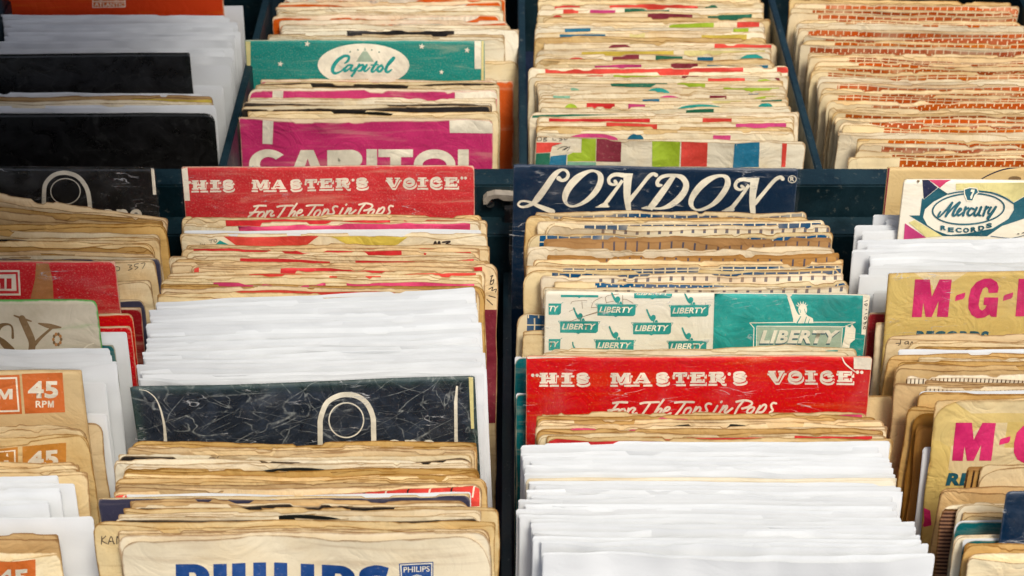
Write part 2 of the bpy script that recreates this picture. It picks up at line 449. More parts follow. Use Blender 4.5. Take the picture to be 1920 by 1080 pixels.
def prism(name, pts_xz, y0, y1, mat, parent):
    n = len(pts_xz)
    V = [(x, y0, z) for x, z in pts_xz] + [(x, y1, z) for x, z in pts_xz]
    Fc = [list(range(n)), list(range(2 * n - 1, n - 1, -1))] + [[(i + 1) % n, i, i + n, (i + 1) % n + n] for i in range(n)]
    return mesh_obj(name, V, Fc, [mat], None, parent, smooth=False)
lat = prism('latch', [on_face(*p) for p in ((906, 366), (913, 359), (928, 355), (947, 356), (985, 359), (985, 368), (944, 367), (934, 362), (922, 364), (914, 373), (907, 374))], YF - 0.006, YF - 0.0002, 'chipped_paint', rear)
prism('hasp_plate', [on_face(*p) for p in ((946, 376), (985, 372), (985, 406), (946, 406))], YF - 0.0105, YF - 0.0062, 'black_steel', lat)
cx, cz = on_face(919, 378)
prism('screw', [(cx + 0.0029 * math.cos(a), cz + 0.0029 * math.sin(a)) for a in np.linspace(0, 2 * math.pi, 24, endpoint=False)], YF - 0.0030, YF - 0.0003, 'screw_steel', lat)
prism('screw_slot', [(cx + u * 0.0022 * 0.8 + v * 0.0005, cz + u * 0.0022 * 0.6 - v * 0.0006) for u, v in ((-1, -1), (1, -1), (1, 1), (-1, 1))], YF - 0.0033, YF - 0.0031, 'black_steel', lat)

# ------------------------------------------------------------------ sleeves
SLEEVES = []
LK = {  # type: (material, wave, gape, front cut, corner radius, torn edge, stiff, look)
    'w': ('white_paper', 2.40, 0.94, 0.0012, 0.0010, 0.22, 0, 'plain white paper sleeve'),
    'c': ('cream_paper', 2.40, 1.50, 0.0013, 0.0032, 1.0, 0, 'aged cream paper sleeve'),
    'p': ('pale_paper', 2.25, 1.35, 0.0012, 0.0032, 0.9, 0, 'pale cream paper sleeve'),
    't': ('tan_paper', 2.40, 1.50, 0.0013, 0.0032, 1.0, 0, 'browned tan paper sleeve'),
    'k': ('kraft_paper', 2.40, 1.50, 0.0012, 0.0036, 1.2, 0, 'brown kraft paper sleeve'),
    'bb': ('blue_tile_paper', 2.25, 1.50, 0.0003, 0.0036, 0.9, 0, 'cream sleeve printed with blue tiles'),
    'tk': ('blue_tick_paper', 2.25, 1.50, 0.0005, 0.0036, 0.9, 0, 'pale sleeve with dark tick marks'),
    'kt': ('kraft_tick_paper', 2.40, 1.50, 0.0005, 0.0036, 1.2, 0, 'brown sleeve with blue dashes'),
    'ob': ('orange_brick_paper', 2.55, 1.80, 0.0003, 0.0042, 0.9, 0, 'cream sleeve printed with orange bricks'),
    'm': ('pale_paper', 2.25, 1.20, 0.0006, 0.0032, 0.8, 0, 'cream sleeve with coloured patches'),
    'cr': ('cream_paper', 2.25, 1.35, 0.0012, 0.0032, 1.0, 0, 'cream sleeve with red printed band'),
    'om': ('orange_paper', 2.55, 1.65, 0.002, 0.0036, 0.8, 0, 'orange and cream paper sleeve'),
    'fs': ('fine_stripe_paper', 1.95, 1.35, 0.0012, 0.0032, 0.8, 0, 'cream sleeve with fine dark stripes'),
    'ks': ('kraft_stripe_paper', 3.30, 1.80, 0.002, 0.0036, 0.8, 0, 'brown sleeve with black stripes'),
    'ru': ('brown_ruled_paper', 1.20, 1.35, 0.0012, 0.0032, 0.8, 0, 'tan sleeve with ruled brown side'),
    'r': ('red_paper', 0.80, 0.90, 0.001, 0.002, 0.4, 0, 'red paper sleeve'),
    'dr': ('deep_red_paper', 0.80, 0.90, 0.001, 0.002, 0.4, 0, 'dark red paper sleeve'),
    'te': ('teal_paper', 0.70, 0.90, 0.001, 0.003, 0.4, 0, 'teal paper sleeve'),
    'dt': ('dark_teal_paper', 0.70, 0.90, 0.001, 0.003, 0.4, 0, 'dark teal paper sleeve'),
    'bk': ('black_paper', 1.95, 1.35, 0.0012, 0.0032, 0.9, 0, 'black paper sleeve with worn edges'),
    'sl': ('slate_paper', 0.70, 0.90, 0.001, 0.003, 0.4, 0, 'slate blue paper sleeve'),
    'mg': ('magenta_paper', 1.95, 1.20, 0.0015, 0.004, 0.6, 0, 'magenta paper sleeve'),
}

PLAIN = {'ivory_paper', 'white_paper', 'cream_paper', 'pale_paper', 'tan_paper', 'kraft_paper', 'philips_paper'}

ORD = ['', 'first', 'second', 'third', 'fourth', 'fifth', 'sixth', 'seventh', 'eighth', 'ninth', 'tenth', 'eleventh', 'twelfth', 'thirteenth',
       'fourteenth', 'fifteenth', 'sixteenth', 'seventeenth', 'eighteenth', 'nineteenth'] 
TENS = {20: 'twent', 30: 'thirt', 40: 'fort', 50: 'fift', 60: 'sixt'}
def ordinal(n):
    if n < 20: return ORD[n]
    t, u = n // 10 * 10, n % 10
    return TENS[t] + ('ieth' if u == 0 else 'y-' + ORD[u])

def top_point(px, py, h):
    d = ray(px, py)
    return CAM + d * (h / -d[2])

DROP = {  # hidden behind their neighbours, so left out
    ('A', 509, 'bk'), ('A', 517, 'c'), ('A', 560, 'c'), ('A', 598, 'c'), ('A', 690, 'w'), ('A', 704, 'w'), ('A', 736, 'w'), ('A', 764, 'w'), ('A', 805, 'c'), ('A', 892, 'om'), ('A', 955, 't'), ('A', 968, 't'), ('A', 990, 'c'), ('AA', -30, 'dr'), ('AA', -18, 'c'), ('AA', -8, 'c'), ('AA', 4, 'bk'), ('AA', 87, 't'), ('AA', 134, 'w'), ('AA', 148, 'p'), ('B', 738, 'w'), ('BB', -16, 'bk'), ('BB', 82, 'om'), ('BB', 92, 'p'), ('BB', 102, 'om'), ('BB', 130, 'om'), ('C', 562, 'bb'), ('C', 600, 'c'), ('C', 612, 'bb'), ('C', 700, 'w'), ('C', 712, 'w'), ('CC', -22, 'm'), ('CC', -12, 'm'), ('D', 440, 't'), ('D', 633, 't'), ('D', 908, 'fs'), ('D', 922, 'c'), ('D', 932, 'c'), ('D', 983, 'c'), ('D', 1030, 't'), ('D', 1048, 'c'), ('D', 1058, 'p'), ('D', 1068, 'w'), ('DD', -20, 'ob'), ('DD', -10, 'ob')}

class Stack:
    """one compartment of sleeves, listed from the back to the front"""
    def __init__(s, cid, row, specs, lean, where, seed):
        specs = [sp for sp in specs if (cid, sp[0], sp[3]) not in DROP or (len(sp) > 4 and 'hero' in sp[4])]
        s.cid, s.row, s.specs, s.lean, s.where = cid, row, specs, lean, where
        s.rng = np.random.RandomState(seed)
        s.ph = s.rng.rand(6) * 6.283
        s.items = []
    def build(s):
        n = len(s.specs)
        hs, tops = [], []
        last = 9.9
        geo = []
        for i, sp in enumerate(s.specs):
            y, xl, xr, ty = sp[:4]
            kw = sp[4] if len(sp) > 4 else {}
            h = H_TOP[s.row] - kw.get('dh', 0.0) + (0 if 'hero' in kw else s.rng.uniform(-0.0008, 0.0008))
            tilt = kw.get('tilt', s.rng.uniform(-4, 4))
            W0 = 0.178 + s.rng.uniform(-0.0015, 0.002)
            k = None
            if ('hero' in kw or kw.get('ex')) and xl is not None and xr is not None:
                cx_ = (xl + xr) / 2
                P = top_point(cx_, y, h)
                d = (P - CAM) @ np.array([0, math.cos(PITCH), -math.sin(PITCH)])
                W = (xr - xl) * d / F
                kk = min(max(0.179 / W, 0.975), 1.025)
                if not kw.get('fixed'):
                    h *= kk
                P = top_point(cx_, y, h)
                d = (P - CAM) @ np.array([0, math.cos(PITCH), -math.sin(PITCH)])
                W = (xr - xl) * d / F
                roll = math.atan2(tilt, xr - xl)
                O = P
            else:
                xm = xl if xl is not None else xr
                P = top_point(xm, y, h)
                d = (P - CAM) @ np.array([0, math.cos(PITCH), -math.sin(PITCH)])
                W = kw.get('W', W0)
                roll = math.atan2(tilt, W * F / d)
                if xl is not None and xr is not None:
                    W = min(max((xr - xl) * d / F, 0.160), 0.179)
                    xc = (xl + xr) / 2 + s.rng.uniform(-3, 3)
                elif xl is not None:
                    xc = xl + W * F / d / 2
                else:
                    xc = xr - W * F / d / 2
                O = top_point(xc, y, h)
            geo.append([O, W, roll, h, kw, ty])
        # no two sleeves may cross: along their common height each stays in front of those behind it
        fl = FLOOR[s.row]
        yb_ = []
        for i in range(n):
            h = CAM[2] - geo[i][0][2]
            v = geo[i][0][1] - (fl - h) * math.tan(math.radians(s.lean + s.rng.uniform(-0.6, 0.6)))
            yb_.append(min(v, yb_[-1] - 0.0021) if i else v)
        def at(i, O, h, hq):
            return yb_[i] + (O[1] - yb_[i]) * (fl - hq) / (fl - h)
        for i in range(1, n):
            for step in range(200):
                O, h = geo[i][0], CAM[2] - geo[i][0][2]
                ok = True
                for j in range(max(0, i - 9), i):
                    Oj = geo[j][0]; hj = CAM[2] - Oj[2]
                    hq = max(h, hj)
                    if at(i, O, h, hq) > at(j, Oj, hj, hq) - (0.0021 if j == i - 1 else 0.003):
                        ok = False
                        break
                if ok: break
                geo[i][0] = CAM + (O - CAM) * 0.999
                geo[i][3] = CAM[2] - geo[i][0][2]
                if 'hero' in geo[i][4]: geo[i][1] *= 0.9995
        ytop = [g[0][1] for g in geo]
        # bottoms are packed evenly along the floor
        for i in range(n):
            O, W, roll, h, kw, ty = geo[i]
            yb = yb_[i]
            dy = O[1] - yb
            h = CAM[2] - O[2]
            hh = FLOOR[s.row] - h
            L = math.atan2(dy, hh)
            Hh = math.hypot(dy, hh)
            if 'H' in kw: Hh = kw['H']
            hn = max(CAM[2] - geo[i][0][2], CAM[2] - geo[i + 1][0][2]) if i < n - 1 else 0
            room = (at(i, O, CAM[2] - O[2], hn) - at(i + 1, geo[i + 1][0], CAM[2] - geo[i + 1][0][2], hn)) if i < n - 1 else 0.012
            roomb = (ytop[i - 1] - ytop[i]) if i else 0.012
            s.items.append(OneSleeve(s, i, O, W, Hh, L, roll, ty, kw, room, roomb))
        # labels
        anchors = [(i, it) for i, it in enumerate(s.items) if it.kw.get('as')]
        for i, it in enumerate(s.items):
            if it.kw.get('label'):
                lab = it.kw['label']
            else:
                look = it.kw.get('look', LK[it.ty][7])
                beh = [a for a in anchors if a[0] < i]
                fro = [a for a in anchors if a[0] > i]
                if beh:
                    lab = f"{look}, {ordinal(i - beh[-1][0])} in front of the {beh[-1][1].kw['as']}"
                elif fro:
                    lab = f"{look}, {ordinal(fro[0][0] - i)} behind the {fro[0][1].kw['as']}"
                else:
                    lab = f"{look}, {ordinal(n - i)} back from the rail in {s.where}"
            it.finish(lab)

class OneSleeve:
    def __init__(s, st, i, O, W, H, L, roll, ty, kw, room, roomb):
        s.st, s.i, s.O, s.W, s.H, s.L, s.roll, s.ty, s.kw = st, i, O, W, H, L, roll, ty, kw
        r = s.rng = np.random.RandomState(1000 * ord(st.cid[0]) + 77 * len(st.cid) + 13 * i + 5)
        D = np.array([0, -math.sin(L), -math.cos(L)])
        N = np.array([0, -math.cos(L), math.sin(L)])
        X = np.array([1.0, 0, 0])
        c, sn = math.cos(roll), math.sin(roll)
        s.X = X * c + D * sn
        s.D = -X * sn + D * c
        s.N = N
        mat, wv, gp, cut, rad, torn, stiff, look = LK[ty]
        s.mat = kw.get('mat', mat)
        s.stiff = kw.get('stiff', stiff)
        if 'wv' in kw: wv = kw['wv']
        if s.stiff: wv, gp, cut, rad, torn = 0.25, 0.0, 0.0, kw.get('rad', 0.0012), 0.1
        room = min(room, 0.012)
        s.wv = wv * 0.001 * min(max(room / 0.006, 0.15), 1.0) * (0.4 if kw.get('dh', 0) < -0.003 else 1.0)
        s.common = 0.65
        s.gmin = 0.0006 if not s.stiff else 0.0009
        s.gamp = min(gp * 0.0034, 0.75 * room) * (0.4 if kw.get('dh', 0) < -0.003 else 1.0)
        s.gamp *= kw.get('gp', 1.0)
        s.cut, s.rad, s.torn = cut, kw.get('rad', rad) * r.uniform(0.7, 1.3), kw.get('torn', torn)
        s.ph = r.rand(24) * 6.283
        s.am = r.uniform(0.5, 1.0, 24)
        s.kid = {}
        s.eps, s.last, s.jit = 0, None, 0
        s.edge_f, s.edge_b = s.ragged(), s.ragged()
        nl = r.randint(2, 4)
        c = np.sort(r.rand(nl)) * 0.8 + 0.1
        s.lens = [(k, r.uniform(0.09, 0.26), r.uniform(0.35, 1.0)) for k in c]
    def ragged(s):
        """a hand-handled paper edge: short straight runs, slight steps, a few chips and tears"""
        r = s.rng
        k = np.sort(np.concatenate([[0, 1], r.rand(26)]))
        n = np.cumsum(r.normal(0, 0.00022, 28)) * s.torn
        n = n - np.linspace(n[0], n[-1], 28) + r.normal(0, 0.00012, 28) * s.torn
        U = np.linspace(0, 1, 400)
        t = np.interp(U, k, n)
        for j in range(r.poisson(2.2 * s.torn)):
            c, w, d = r.rand(), r.uniform(0.01, 0.09), r.uniform(0.0004, 0.0016)
            t[np.abs(U - c) < w / 2] += d
        return U, t
    # shape ---------------------------------------------------------
    def wave(s, x, t):
        u = x / s.W
        st, i = s.st, s.i
        com = (np.sin(5.0 * u + st.ph[0] + 0.11 * i) + 0.7 * np.sin(9.5 * u + st.ph[1] - 0.17 * i) + 0.4 * np.sin(17 * u + st.ph[2] + 0.23 * i))
        own = (np.sin(6.283 * 1.3 * u + s.ph[0]) * s.am[0] + 0.6 * np.sin(6.283 * 2.6 * u + s.ph[1]) * s.am[1] + 0.3 * np.sin(6.283 * 5.1 * u + s.ph[2]) * s.am[2])
        dec = np.exp(-np.maximum(t, 0) / 0.045)
        w = s.common * 0.0009 * com * dec + 0.62 * s.wv * own * dec
        w = w + 0.00018 * s.wv / 0.0015 * (np.sin(95 * x + 160 * t + s.ph[3]) * np.sin(210 * t - 60 * x + s.ph[4]) + 0.6 * np.sin(330 * x - 120 * t + s.ph[5]) * np.exp(-t / 0.02))
        return w
    def gap(s, x, t):
        if s.stiff:
            return np.full_like(x + t, s.gmin)
        u = x / s.W
        e = np.minimum(x, s.W - x)
        side = np.sqrt(np.clip(e / 0.02, 0.0, 1.0))
        f = 0.06 + sum(h * np.exp(-((u - c) / w) ** 2) for c, w, h in s.lens) + 0.05 * np.sin(6.283 * 4.7 * u + s.ph[8])
        g0 = s.gmin + s.gamp * np.clip(f, 0.02, 1.2)
        k = np.exp(-np.maximum(t, 0) / 0.02)
        return (g0 * k + 0.0012 * (1 - k)) * (0.12 + 0.88 * side)
    def prof(s, x, front):
        """t of the top edge: uneven, torn, with rounded corners"""
        p = s.ph[10:] if front else s.ph[16:]
        q = s.edge_f if front else s.edge_b
        t = np.interp(x / s.W, q[0], q[1])
        if front and not s.stiff:
            t = t + s.cut * (0.75 + (0.55 * np.sin(21 * x + p[1]) + 0.4 * np.sin(53 * x + p[3]) + 0.2 * np.sin(120 * x + p[4])) * min(s.torn, 1.2))
        t = np.maximum(t, s.prof(x, False) + 0.0001 if front and not s.stiff else -0.0012)
        r = s.rad
        for e, m in ((x, 1.0 + 0.8 * math.sin(p[2])), (s.W - x, 1.0 + 0.8 * math.sin(p[3]))):
            rr = r * m
            q = np.clip(rr - e, 0, rr)
            t = t + rr - np.sqrt(np.maximum(rr * rr - q * q, 0))
        if s.kw.get('droop'):
            a, b = s.kw['droop']
            t = t + a * np.clip((x / s.W - b) / (1 - b), 0, 1) ** 1.5
        return t
    def local(s, x, t, off=0.0, front=True):
        """sleeve coordinates (x from the left, t down from the top) -> local point of the sleeve's object"""
        x = np.asarray(x, float); t = np.asarray(t, float)
        y = s.wave(x, t)
        if front: y = y + s.gap(x, t)
        jit = 0.0004 * s.torn * np.sin(120 * t + s.ph[9])
        return np.stack([x - s.W / 2 + jit * (np.abs(x - s.W / 2) > s.W * 0.45), -(y + off), s.H - t], -1)
    def px(s, X, Y):
        """photo pixel -> (x, t) on the sleeve's plane"""
        d = ray(X, Y)
        k = ((s.O - CAM) @ s.N) / (d @ s.N)
        P = CAM + k * d - s.O
        return P @ s.X + s.W / 2, P @ s.D
    def pxa(s, pts):
        return np.array([s.px(a, b) for a, b in pts])
    def finish(s, label):
        nx = 60 if s.mat == 'white_paper' or s.stiff else 96
        us = np.linspace(0, 1, nx + 1)
        us = 0.5 - 0.5 * np.cos(np.pi * us) * (0.25 + 0.75 * np.abs(np.cos(np.pi * us)) ** 0.15) if False else us
        ex = np.array([0.004, 0.010, 0.016]) 
        us = np.unique(np.concatenate([us, ex, 1 - ex]))
        nx = len(us) - 1
        ts = np.concatenate([np.linspace(0, 0.04, 15), np.linspace(0.05, s.H, 7)])
        nt = len(ts)
        xs = us * s.W
        V, E, UV, Fc = [], [], [], []
        for front in (False, True):
            t0 = s.prof(xs, front)
            T = t0[None, :] * (1 - ts[:, None] / s.H) + ts[:, None]
            Xg = np.repeat(xs[None, :], nt, 0)
            P = s.local(Xg, T, 0.0, front)
            b = sum(len(v) for v in V)
            V.append(P.reshape(-1, 3))
            E.append(np.minimum(np.minimum(Xg, s.W - Xg), T - t0[None, :]).ravel())
            UV.append(np.stack([Xg, T], -1).reshape(-1, 2))
            m = nx + 1
            I = np.arange((nt - 1) * m).reshape(nt - 1, m)[:, :-1].ravel() + b
            q = np.stack([I, I + m, I + m + 1, I + 1], -1) if front else np.stack([I, I + 1, I + m + 1, I + m], -1)
            Fc.append(q)
        Fc = np.concatenate(Fc).tolist()
        m = nx + 1
        nb = nt * m
        # closed sides (and a closed top on stiff covers)
        for j in range(nt - 1):
            Fc.append([j * m, (j + 1) * m, nb + (j + 1) * m, nb + j * m])
            Fc.append([j * m + nx, nb + j * m + nx, nb + (j + 1) * m + nx, (j + 1) * m + nx])
        if s.stiff:
            for j in range(nx):
                Fc.append([j, nb + j, nb + j + 1, j + 1])
        nm = s.kw.get('name', 'record_sleeve')
        nq = (nt - 1) * nx
        inner = s.mat if s.stiff or s.mat in PLAIN else ('white_paper' if s.ty in ('dt', 'te') else 'cream_paper' if s.ty in ('ob', 'bb', 'c') else 'kraft_paper' if s.ty in ('kt', 'ks') else 'pale_paper')
        o = mesh_obj(nm, np.concatenate(V), Fc, [s.mat, inner], [1] * nq + [0] * (len(Fc) - nq), None, True, np.concatenate(UV), np.concatenate(E))
        B = s.O + s.D * s.H
        M = Matrix(((s.X[0], -s.N[0], -s.D[0], B[0]), (s.X[1], -s.N[1], -s.D[1], B[1]), (s.X[2], -s.N[2], -s.D[2], B[2]), (0, 0, 0, 1)))
        o.matrix_world = M
        tag(o, label, 'record sleeve', s.kw.get('group', GROUPS[s.st.cid]))
        s.obj = o
        if s.kw.get('hero'):
            s.kw['hero'](s)
        elif s.ty in AUTO:
            AUTO[s.ty](s)
        s.flush()
        if s.kw.get('disc'):
            R, th = 0.0874, 0.0009
            a = np.linspace(0, 2 * math.pi, 160, endpoint=False)
            zc, xc = s.H - 0.0006 - R, 0.0
            yb = -float(s.wave(np.array([s.W / 2]), np.array([0.0]))[0]) - 0.0012
            V = [(xc + q * R * math.cos(k), yb - sg * th, zc + q * R * math.sin(k)) for sg in (0, 1) for q in (1.0,) for k in a]
            n = len(a)
            Fd = [list(range(n))[::-1], list(range(n, 2 * n))] + [[i, (i + 1) % n, n + (i + 1) % n, n + i] for i in range(n)]
            d = mesh_obj('vinyl_record', V, Fd, ['gloss_black'], None, None, False)
            d.matrix_world = M
            tag(d, s.kw['disc'], 'record', 'records showing in sleeve mouths')
    # printing ------------------------------------------------------
    def add(s, part, mat, xt, faces):
        """collect a printed shape; each piece sits a hair above the last"""
        if part in ('printed_marking', 'edge_stripe', 'colour_panel', 'star_marking', 'paper_label'):
            part = '%s#%d' % (part, len(s.kid))          # each coloured shape is a part of its own
        d = s.kid.setdefault(part, dict(v=[], f=[], m=[], mats=[], uv=[], n=0))
        if mat not in d['mats']: d['mats'].append(mat)
        xt = np.asarray(xt, float)
        x = np.clip(xt[:, 0], 0.0003, s.W - 0.0003)
        t = np.maximum(xt[:, 1], s.prof(x, True) + 0.0002)
        if mat != s.last: s.eps += 1
        s.last = mat
        s.jit = (s.jit + 1) % 9
        P = s.local(x, t, 0.0001 + 0.00003 * s.eps + 0.0000015 * s.jit, True)
        d['v'].append(P); d['uv'].append(np.stack([x, t], -1))
        d['f'] += [[i + d['n'] for i in f] for f in faces]
        d['m'] += [d['mats'].index(mat)] * len(faces)
        d['n'] += len(P)
    def flush(s):
        for part, d in s.kid.items():
            o = mesh_obj(part.split('#')[0], np.concatenate(d['v']), d['f'], d['mats'], d['m'], s.obj, True, np.concatenate(d['uv']), np.full(d['n'], 0.05))
        s.kid = {}
    def poly(s, part, mat, pts, raw=False):
        """filled polygon given in photo pixels (or sleeve coordinates when raw), cut to follow the paper"""
        xt = np.asarray(pts, float) if raw else s.pxa(pts)
        xt = np.stack([np.clip(xt[:, 0], 0.0002, s.W - 0.0002), xt[:, 1]], -1)
        bm = bmesh.new()
        vs_ = [bm.verts.new((a, b, 0)) for a, b in xt]
        try:
            bm.faces.new(vs_)
        except ValueError:
            bm.free(); return
        s._cut(part, mat, bm)
    def _cut(s, part, mat, bm, step=0.0035):
        bmesh.ops.triangulate(bm, faces=bm.faces[:])
        co = np.array([v.co[:2] for v in bm.verts])
        lo, hi = co.min(0), co.max(0)
        for ax in (0, 1):
            for k in np.arange(lo[ax] + step, hi[ax], step):
                if ax == 1 and k > 0.06: break
                pn = [0, 0, 0]; pc = [0, 0, 0]
                pn[ax] = 1; pc[ax] = k
                bmesh.ops.bisect_plane(bm, geom=bm.verts[:] + bm.edges[:] + bm.faces[:], plane_co=pc, plane_no=pn, dist=1e-7)
        bm.verts.index_update()
        s.add(part, mat, [v.co[:2] for v in bm.verts], [[v.index for v in f.verts] if f.normal.z < 0 or True else 0 for f in bm.faces])
        bm.free()
    def rect(s, part, mat, x0, y0, x1, y1, x2=None, x3=None):
        s.poly(part, mat, [(x0, y0), (x0 if x3 is None else x3, y1), (x1 if x2 is None else x2, y1), (x1, y0)])
    def rrect(s, part, mat, x0, t0, x1, t1):
        s.poly(part, mat, [(x0, t0), (x0, t1), (x1, t1), (x1, t0)], True)
    def ellipse(s, part, mat, cx, cy, rx, ry, rot=0.0, n=40):
        a = np.linspace(0, 2 * math.pi, n, endpoint=False)
        c, q = math.cos(rot), math.sin(rot)
        s.poly(part, mat, [(cx + rx * math.cos(k) * c - ry * math.sin(k) * q, cy + rx * math.cos(k) * q + ry * math.sin(k) * c) for k in a])
    def ring(s, part, mat, outer, inner, n=64):
        A, B = resample(outer, n), resample(inner, n)
        j = int(np.argmin(np.hypot(*(B - A[0]).T)))
        B = np.roll(B, -j, 0)
        if np.hypot(*(B[n // 4] - A[n // 4])) > np.hypot(*(B[-n // 4] - A[n // 4])):
            B = np.roll(B[::-1], 1, 0)
        V = s.pxa(np.concatenate([A, B]))
        s.add(part, mat, V, [[i, (i + 1) % n, n + (i + 1) % n, n + i] for i in range(n)])
    def oval(s, part, mat, cx, cy, rx, ry, w, rot=0.0):
        a = np.linspace(0, 2 * math.pi, 48, endpoint=False)
        c, q = math.cos(rot), math.sin(rot)
        def P(rx, ry): return np.stack([cx + rx * np.cos(a) * c - ry * np.sin(a) * q, cy + rx * np.cos(a) * q + ry * np.sin(a) * c], -1)
        V = s.pxa(np.concatenate([P(rx, ry), P(rx - w, ry - w)]))
        n = 48
        s.add(part, mat, V, [[i, (i + 1) % n, n + (i + 1) % n, n + i] for i in range(n)])
    def stroke(s, part, mat, pts, w=None, smooth=True, cap=True, T=None):
        """pen stroke in photo pixels: (x, y[, w]) points joined by a smooth curve"""
        P = np.array([(p[0], p[1], p[2] if len(p) > 2 else w) for p in pts], float)
        if T is not None:
            P = np.stack([T[0] + P[:, 0] / T[2], T[1] + P[:, 1] / T[2], P[:, 2] / T[2] if len(pts[0]) > 2 else P[:, 2]], -1)
        Q = spline(P, 6) if smooth and len(P) > 2 else dense(P)
        d = np.gradient(Q[:, :2], axis=0)
        d /= np.maximum(np.hypot(d[:, 0], d[:, 1]), 1e-6)[:, None]
        nrm = np.stack([-d[:, 1], d[:, 0]], -1)
        hw = Q[:, 2:3] / 2
        A, B = Q[:, :2] + nrm * hw, Q[:, :2] - nrm * hw
        n = len(Q)
        V = list(A) + list(B)
        Fc = [[i, i + 1, n + i + 1, n + i] for i in range(n - 1)]
        if cap:
            for k, sg in ((0, -1), (n - 1, 1)):
                b = len(V)
                ang = np.linspace(-math.pi / 2, math.pi / 2, 7)
                for a_ in ang:
                    V.append(Q[k, :2] + hw[k] * (math.cos(a_) * d[k] * sg + math.sin(a_) * nrm[k]))
                Fc.append(list(range(b, b + 7)))
        s.add(part, mat, s.pxa(V), Fc)
    def text(s, part, mat, string, x0, y0, x1, y1, bold=0.02, shear=0.0, dy=0.0, clip=None):
        """plain capitals: fitted to the pixel box; dy lowers the right-hand end"""
        V, Fc = glyphs(string, bold, shear)
        lo, hi = V.min(0), V.max(0)
        q = (V - lo) / (hi - lo)
        X = x0 + q[:, 0] * (x1 - x0)
        Y = y1 - q[:, 1] * (y1 - y0) + dy * q[:, 0]
        bm = bmesh.new()
        xt = s.pxa(np.stack([X, Y], -1))
        vv = [bm.verts.new((a, b, 0)) for a, b in xt]
        for f in Fc:
            try: bm.faces.new([vv[i] for i in f])
            except ValueError: pass
        s._cut(part, mat, bm, 0.006)
    def emm(s, part, mat, x0, y0, x1, y1):
        s.poly(part, mat, [(x0 + a * (x1 - x0), y0 + b * (y1 - y0)) for a, b in ((0, 1), (0.22, 1), (0.22, .4), (0.42, 1), (0.58, 1), (.78, .4), (.78, 1), (1, 1), (1, 0), (.72, 0), (.5, .6), (.28, 0), (0, 0))])
    def cover(s, xl=0.002, top=0.002):
        """clear plastic cover standing a little proud of the card"""
        nx, nt = 24, 14
        xs = np.linspace(-xl, s.W + xl, nx + 1)
        ts = np.linspace(-top, 0.10, nt)
        X, T = np.meshgrid(xs, ts)
        P = s.local(X, T, 0.0004 + 0.00003 * s.eps, True)
        I = np.arange((nt - 1) * (nx + 1)).reshape(nt - 1, nx + 1)[:, :-1].ravel()
        Fc = np.stack([I, I + nx + 1, I + nx + 2, I + 1], -1).tolist()
        mesh_obj('plastic_cover', P.reshape(-1, 3), Fc, ['clear_plastic'], None, s.obj, True, np.stack([X, T], -1).reshape(-1, 2))

def spline(P, k):
    """Catmull-Rom through the points"""
    Q = np.concatenate([[2 * P[0] - P[1]], P, [2 * P[-1] - P[-2]]])
    out = []
    for i in range(1, len(Q) - 2):
        a, b, c, d = Q[i - 1], Q[i], Q[i + 1], Q[i + 2]
        for t in np.linspace(0, 1, k, endpoint=False):
            out.append(0.5 * (2 * b + (c - a) * t + (2 * a - 5 * b + 4 * c - d) * t * t + (3 * b - a - 3 * c + d) * t ** 3))
    out.append(P[-1])
    return np.array(out)
def dense(P):
    out = []
    for a, b in zip(P[:-1], P[1:]):
        n = max(1, int(np.hypot(*(b - a)[:2]) / 8))
        for t in np.linspace(0, 1, n, endpoint=False): out.append(a + (b - a) * t)
    out.append(P[-1])
    return np.array(out)
def resample(pts, n):
    P = np.array(pts, float)
    P3 = np.concatenate([P[-2:], P, P[:2]])
    Q = spline(P3, 12)[24:-12]
    Q = Q[:12 * len(P)]
    d = np.concatenate([[0], np.cumsum(np.hypot(*np.diff(np.concatenate([Q, Q[:1]]), axis=0).T))])
    t = np.linspace(0, d[-1], n, endpoint=False)
    Qc = np.concatenate([Q, Q[:1]])
    return np.stack([np.interp(t, d, Qc[:, 0]), np.interp(t, d, Qc[:, 1])], -1)

_gl = {}
def glyphs(string, bold, shear):
    key = (string, bold, shear)
    if key not in _gl:
        cu = bpy.data.curves.new('type', 'FONT')
        cu.body = string
        cu.size = 1.0
        cu.offset = bold
        cu.shear = shear
        cu.resolution_u = 4
        cu.space_character = 1.0 + bold * 1.6
        ob = bpy.data.objects.new('type', cu)
        me = ob.to_mesh()
        V = np.array([v.co[:2] for v in me.vertices])
        Fc = [list(p.vertices) for p in me.polygons]
        ob.to_mesh_clear()
        bpy.data.objects.remove(ob)
        bpy.data.curves.remove(cu)
        _gl[key] = (V, Fc)
    return _gl[key]

GROUPS = {'A': 'sleeves in the nearer far-left stack', 'B': 'sleeves in the nearer second stack', 'C': 'sleeves in the nearer third stack', 'D': 'sleeves in the nearer far-right stack',
          'AA': 'sleeves in the farther far-left stack', 'BB': 'sleeves in the farther second stack', 'CC': 'sleeves in the farther third stack', 'DD': 'sleeves in the farther far-right stack'}

